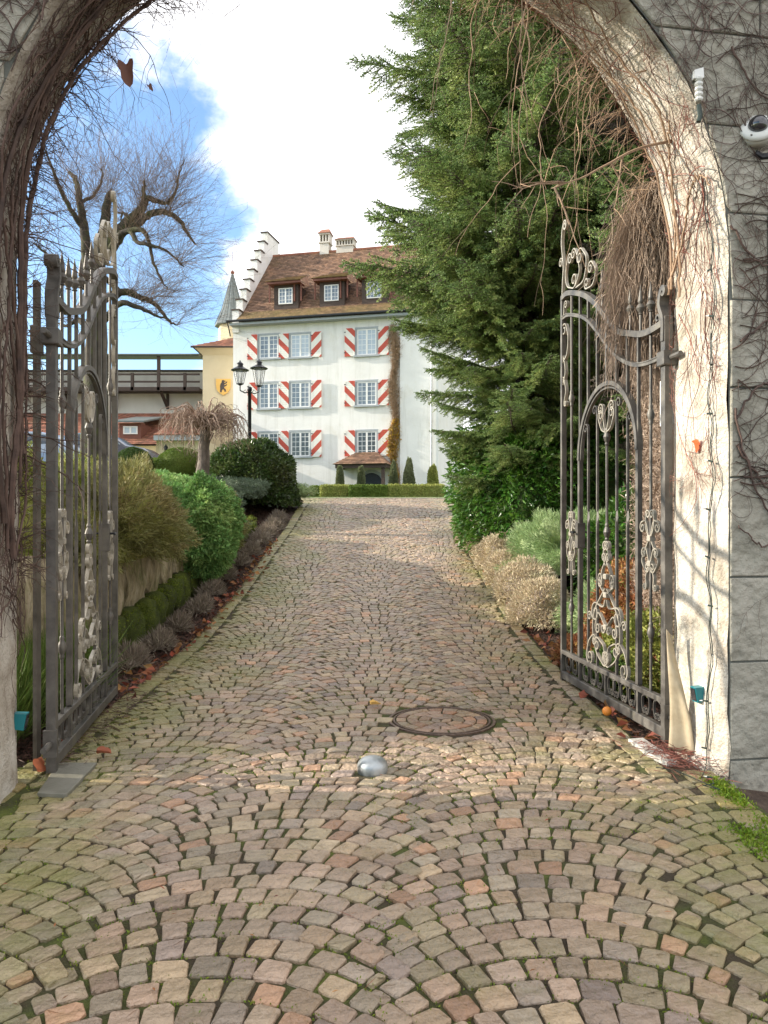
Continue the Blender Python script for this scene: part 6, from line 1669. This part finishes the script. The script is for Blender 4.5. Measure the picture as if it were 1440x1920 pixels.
dead_leaf('curled orange leaf on the cobbles by the hinge of the shaded gate', (P(190, 1420, 4.95).x, 4.95, .03), .11, lf, (R(12), 0, .2), 'single leaves on the cobbles')
dead_leaf('upright rusty leaf wedged between the left jamb and the gate', tuple(P(76, 1428, 4.68)), .12, M['leaf_red'] if False else lf, (R(80), R(70), 0), 'single leaves on the cobbles')
M['orange'] = pmat('orange_peel', [(.75, .24, .03), (.80, .30, .05)], 6, .5, .2, 60)
oz_ = P(1138, 1332, 5.95); mb = MB(); mb.lathe([(.001, 0), (.018, .003), (.033, .018), (.037, .037), (.031, .056), (.016, .068), (.001, .069)], sides=16); tag(mb.build('tangerine', [M['orange']], None, True, (oz_.x, oz_.y, .015)), 'small orange fruit lying at the bottom rail of the sunlit gate', 'fruit')

# ------------------------------------------------------------------ fittings on the wall
M['camwhite'] = pmat('off_white_plastic', [(.62, .62, .58), (.72, .72, .68)], 6, .35, .05, 40)
M['smoked'] = pmat('smoked_dome', [(.015, .016, .018), (.03, .03, .034)], 3, .05, 0, 10, spec=1.0)
cp_ = P(1420, 250, 4.62)
dc_ = thing('dome_camera', 'round white dome security camera on the grey wall above the creeper', 'camera', (cp_.x + .01, cp_.y + .04, cp_.z), gang)
def lathe_y(prof, sides=24):
    mb = MB(); mb.lathe(prof, sides=sides); mb.v = [(x, -z, y) for x, y, z in mb.v]; mb.f = [f[::-1] for f in mb.f]; return mb
lathe_y([(.10, 0), (.102, .05), (.088, .075), (.06, .082), (.055, .08)]).build('housing', [M['camwhite']], dc_, True)
d_ = lathe_y([(.058, .078), (.054, .10), (.038, .122), (.018, .132), (.001, .134)]).build('dome', [M['smoked']], dc_, True)
mb = lathe_y([(.098, .05), (.104, .052), (.104, .062), (.09, .078)]); mb.build('bezel', [M['camwhite']], dc_, True)
mb = MB()
for a in (.8, 2.4, 4.2): mb.box(.085 * math.cos(a) - .005, .085 * math.cos(a) + .005, -.082, -.074, .085 * math.sin(a) - .005, .085 * math.sin(a) + .005)
mb.build('screw', [M['iron']], dc_)
for o in dc_.children: o.rotation_euler = (R(-25), 0, R(-25))
mb = MB(); mb.tube([(-.02, -.02, -.11), (.02, -.02, -.13), (.08, -.02, -.12)], .02, 8); mb.build('cable_gland', [M['black']], dc_)
# connector of the string lights
M['teal'] = pmat('teal_plastic', [(.01, .16, .19), (.015, .20, .23)], 5, .35, 0, 10)
M['wire'] = pmat('green_black_wire', [(.01, .02, .016), (.02, .04, .03)], 8, .5, 0, 10)
M['bulb'] = pmat('clear_fairy_bulb', [(.5, .5, .48), (.7, .7, .68)], 8, .15, 0, 10)
cn = thing('cable_connector', 'taped white cable connector hanging on the arch edge left of the dome camera', 'connector', tuple(P(1310, 165, 4.55)), gang)
mb = MB(); mb.hexa([(-.035, -.01, .05), (.03, -.01, .06), (.03, .02, .06), (-.035, .02, .05)], [(-.03, -.01, .10), (.025, -.01, .12), (.025, .02, .12), (-.03, .02, .10)]); mb.build('label_tape', [M['white']], cn)
mb = MB()
for k in range(5): mb.lathe([(.018, 0), (.024, .008), (.024, .02), (.016, .027)], (0, 0, .04 - k * .03), 8)
mb.build('plug', [M['camwhite']], cn)
mb = MB(); mb.tube([(0, 0, -.1), (.01, 0, -.16), (.0, 0, -.2)], .014, 8); mb.build('socket', [M['wire']], cn)
cn2 = thing('cable_connector', 'pale taped cable connector on the shaded left jamb high under the arch', 'connector', tuple(P(30, 180, 4.3)), gang)
mb = MB(); mb.hexa([(-.025, 0, -.06), (.02, 0, -.06), (.02, .02, -.06), (-.025, .02, -.06)], [(-.01, 0, .06), (.035, 0, .07), (.035, .02, .07), (-.01, .02, .06)]); mb.lathe([(.018, -.1), (.02, -.02), (.015, .1)], (.06, 0, 0), 8); mb.build('plug', [M['white']], cn2)
# fairy-light string down the right jamb
fl = thing('fairy_lights', 'dark string of fairy lights hanging down the sunlit reveal to the ground', 'string lights', tuple(ORG), gang)
pts = []; zz = 3.95; f = reveal(1)
r = random.Random(5)
zs = np.linspace(3.6, .12, 60)
path = [f((z, .07 + .02 * math.sin(z * 6) + .015 * math.sin(z * 17) + (.05 * (1 - z / 3.6))), .012 + .004 * math.sin(z * 23)) for z in zs]
path += [Vector((HALF - .06, .10, .07)), Vector((HALF - .10, .04, .035)), Vector((HALF - .16, -.02, .03)), Vector((HALF - .22, -.10, .03)), Vector((HALF - .16, -.12, .035)), Vector((HALF - .2, -.2, .03)), Vector((HALF - .28, -.22, .03)), Vector((HALF - .22, -.30, .03)), Vector((HALF - .3, .05, .03)), Vector((HALF - .38, .12, .03))]
mb = MB(); mb.tube([p + Vector((r.gauss(0, .003), r.gauss(0, .003), 0)) for p in path], .0032, 5); mb.tube([p + Vector((-.006, .006, 0)) for p in path[:60]], .0026, 4); mb.build('wire', [M['wire']], fl)
for i in range(4, 66, 5):
    p = path[i]; d = Vector((-.5, r.choice((-1, 1)) * .7, r.uniform(-.3, .4))).normalized() * .03
    mb = MB(); mb.tube([p, p + d], .006, 6); b0 = mb.build('lamp_holder', [M['wire']], fl)
    mb = MB(); mb.tube([p + d, p + d * 1.7], [.005, .002], 6); mb.build('bulb', [M['bulb']], b0)
# teal plastic sensors
for (px, py, d, sgn, lab) in ((1311, 1301, 4.86, 1, 'small teal plastic light sensor on the right reveal near the ground'), (37, 1352, 4.52, -1, 'small teal plastic light sensor on the left reveal near the ground')):
    p = P(px, py, d); mb = MB()
    mb.hexa([(-.028, -.03, -.05), (.03, -.03, -.04), (.03, .03, -.04), (-.028, .03, -.05)], [(-.045, -.03, .045), (.03, -.03, .05), (.03, .03, .05), (-.045, .03, .045)])
    mb.v = [(x * sgn, y, z) for x, y, z in mb.v]
    if sgn < 0: mb.f = [f_[::-1] for f_ in mb.f]
    t = thing('light_sensor', lab, 'sensor', (p.x, p.y, p.z), gang, 'teal sensors on the gate jambs'); mb.build('casing', [M['teal']], t)
    mb = MB(); mb.hexa([(-.034, -.024, -.042), (-.03, -.024, -.042), (-.03, .024, -.042), (-.034, .024, -.042)], [(-.049, -.024, .038), (-.045, -.024, .038), (-.045, .024, .038), (-.049, .024, .038)]); mb.v = [(x * sgn, y, z) for x, y, z in mb.v]; mb.build('lens', [M['smoked']], t)
# stone scraps and plate by the jambs
def slab(name, label, pts, z0, z1, mat, cat):
    mb = MB(); n = len(pts); c = np.array(pts).mean(0); q = [(p[0] - c[0], p[1] - c[1]) for p in pts]
    mb.add([(a, b_, z0) for a, b_ in q] + [(a, b_, z1 - .003) for a, b_ in q] + [(a * .96, b_ * .96, z1) for a, b_ in q], [tuple(range(n - 1, -1, -1)), tuple(range(2 * n, 3 * n))] + [(i, (i + 1) % n, n + (i + 1) % n, n + i) for i in range(n)] + [(n + i, n + (i + 1) % n, 2 * n + (i + 1) % n, 2 * n + i) for i in range(n)])
    return tag(mb.build(name, [mat], None, False, (c[0], c[1], 0)), label, cat)
def G(px, py): d = EYE * F / (py - HY); return ((px - CX) / F * d, d)
M['pale_stone'] = pmat('pale_limestone', [(.40, .39, .35), (.52, .51, .47)], 9, .8, .5, 40)
M['plate'] = pmat('dull_metal_plate', [(.16, .155, .12), (.24, .23, .19)], 7, .5, .3, 60, metallic=.2)
slab('stone_scrap', 'broken pale stone slab at the foot of the sunlit gate hinge', [G(1178, 1392), G(1205, 1390), G(1222, 1402), G(1258, 1425), G(1272, 1436), G(1250, 1437), G(1215, 1420)], .0, .028, M['pale_stone'], 'stone')
slab('cover_plate', 'flat grey metal plate lying on the cobbles at the left jamb', [G(70, 1494), G(125, 1497), G(182, 1436), G(110, 1436)], .0, .024, M['plate'], 'metal plate')
# needle and twig litter at the right jamb
r = np.random.default_rng(31); n = 420; c0 = np.array([1.83, 4.85]); p = np.column_stack([c0[0] + r.normal(0, .09, n) , c0[1] + r.normal(0, .17, n), .028 + r.uniform(0, .03, n)])
D = r.normal(size=p.shape); D[:, 2] *= .15; Vb, Fb = blade_arr(p, D, .12, .005); tag(link('needle_litter', npmesh('needle_litter', Vb, Fb), None, [M['vine_red']]), 'heap of reddish pine needles and twigs at the foot of the right jamb', 'needles', kind='stuff')
p = np.column_stack([-2.05 + r.normal(0, .06, n), 5.1 + r.uniform(-.4, 1.6, n), .02 + r.uniform(0, .03, n)]); D = r.normal(size=p.shape); D[:, 2] *= .15; Vb, Fb = blade_arr(p, D, .08, .006); tag(link('twig_litter', npmesh('twig_litter', Vb, Fb), None, [M['vine']]), 'dark twigs and dirt under the shaded gate', 'twigs', kind='stuff')
p = np.column_stack([r.uniform(-1.6, 1.6, 70), r.uniform(2.3, 7, 70), np.full(70, .018)]); D = r.normal(size=p.shape); D[:, 2] = 0; Vb, Fb = blade_arr(p, D, .11, .0025); tag(link('pine_needles', npmesh('pine_needles', Vb, Fb), None, [M['vine_red']]), 'single pine needles scattered over the near cobbles', 'needles', kind='stuff')
# grasses behind the shaded gate
r = np.random.default_rng(41); n = 5000; p = np.column_stack([r.uniform(-2.75, -2.42, n), r.uniform(4.9, 6.6, n), r.uniform(0, .25, n)]); D = r.normal(size=p.shape) * .35 + np.array([0, 0, 1]); Vb, Fb = blade_arr(p, D, r.uniform(.25, .6, n), .008); tag(link('long_grass', npmesh('long_grass', Vb, Fb), None, [LM['grass']]), 'long thin grass growing behind the hinge side of the shaded gate', 'grass', kind='stuff')
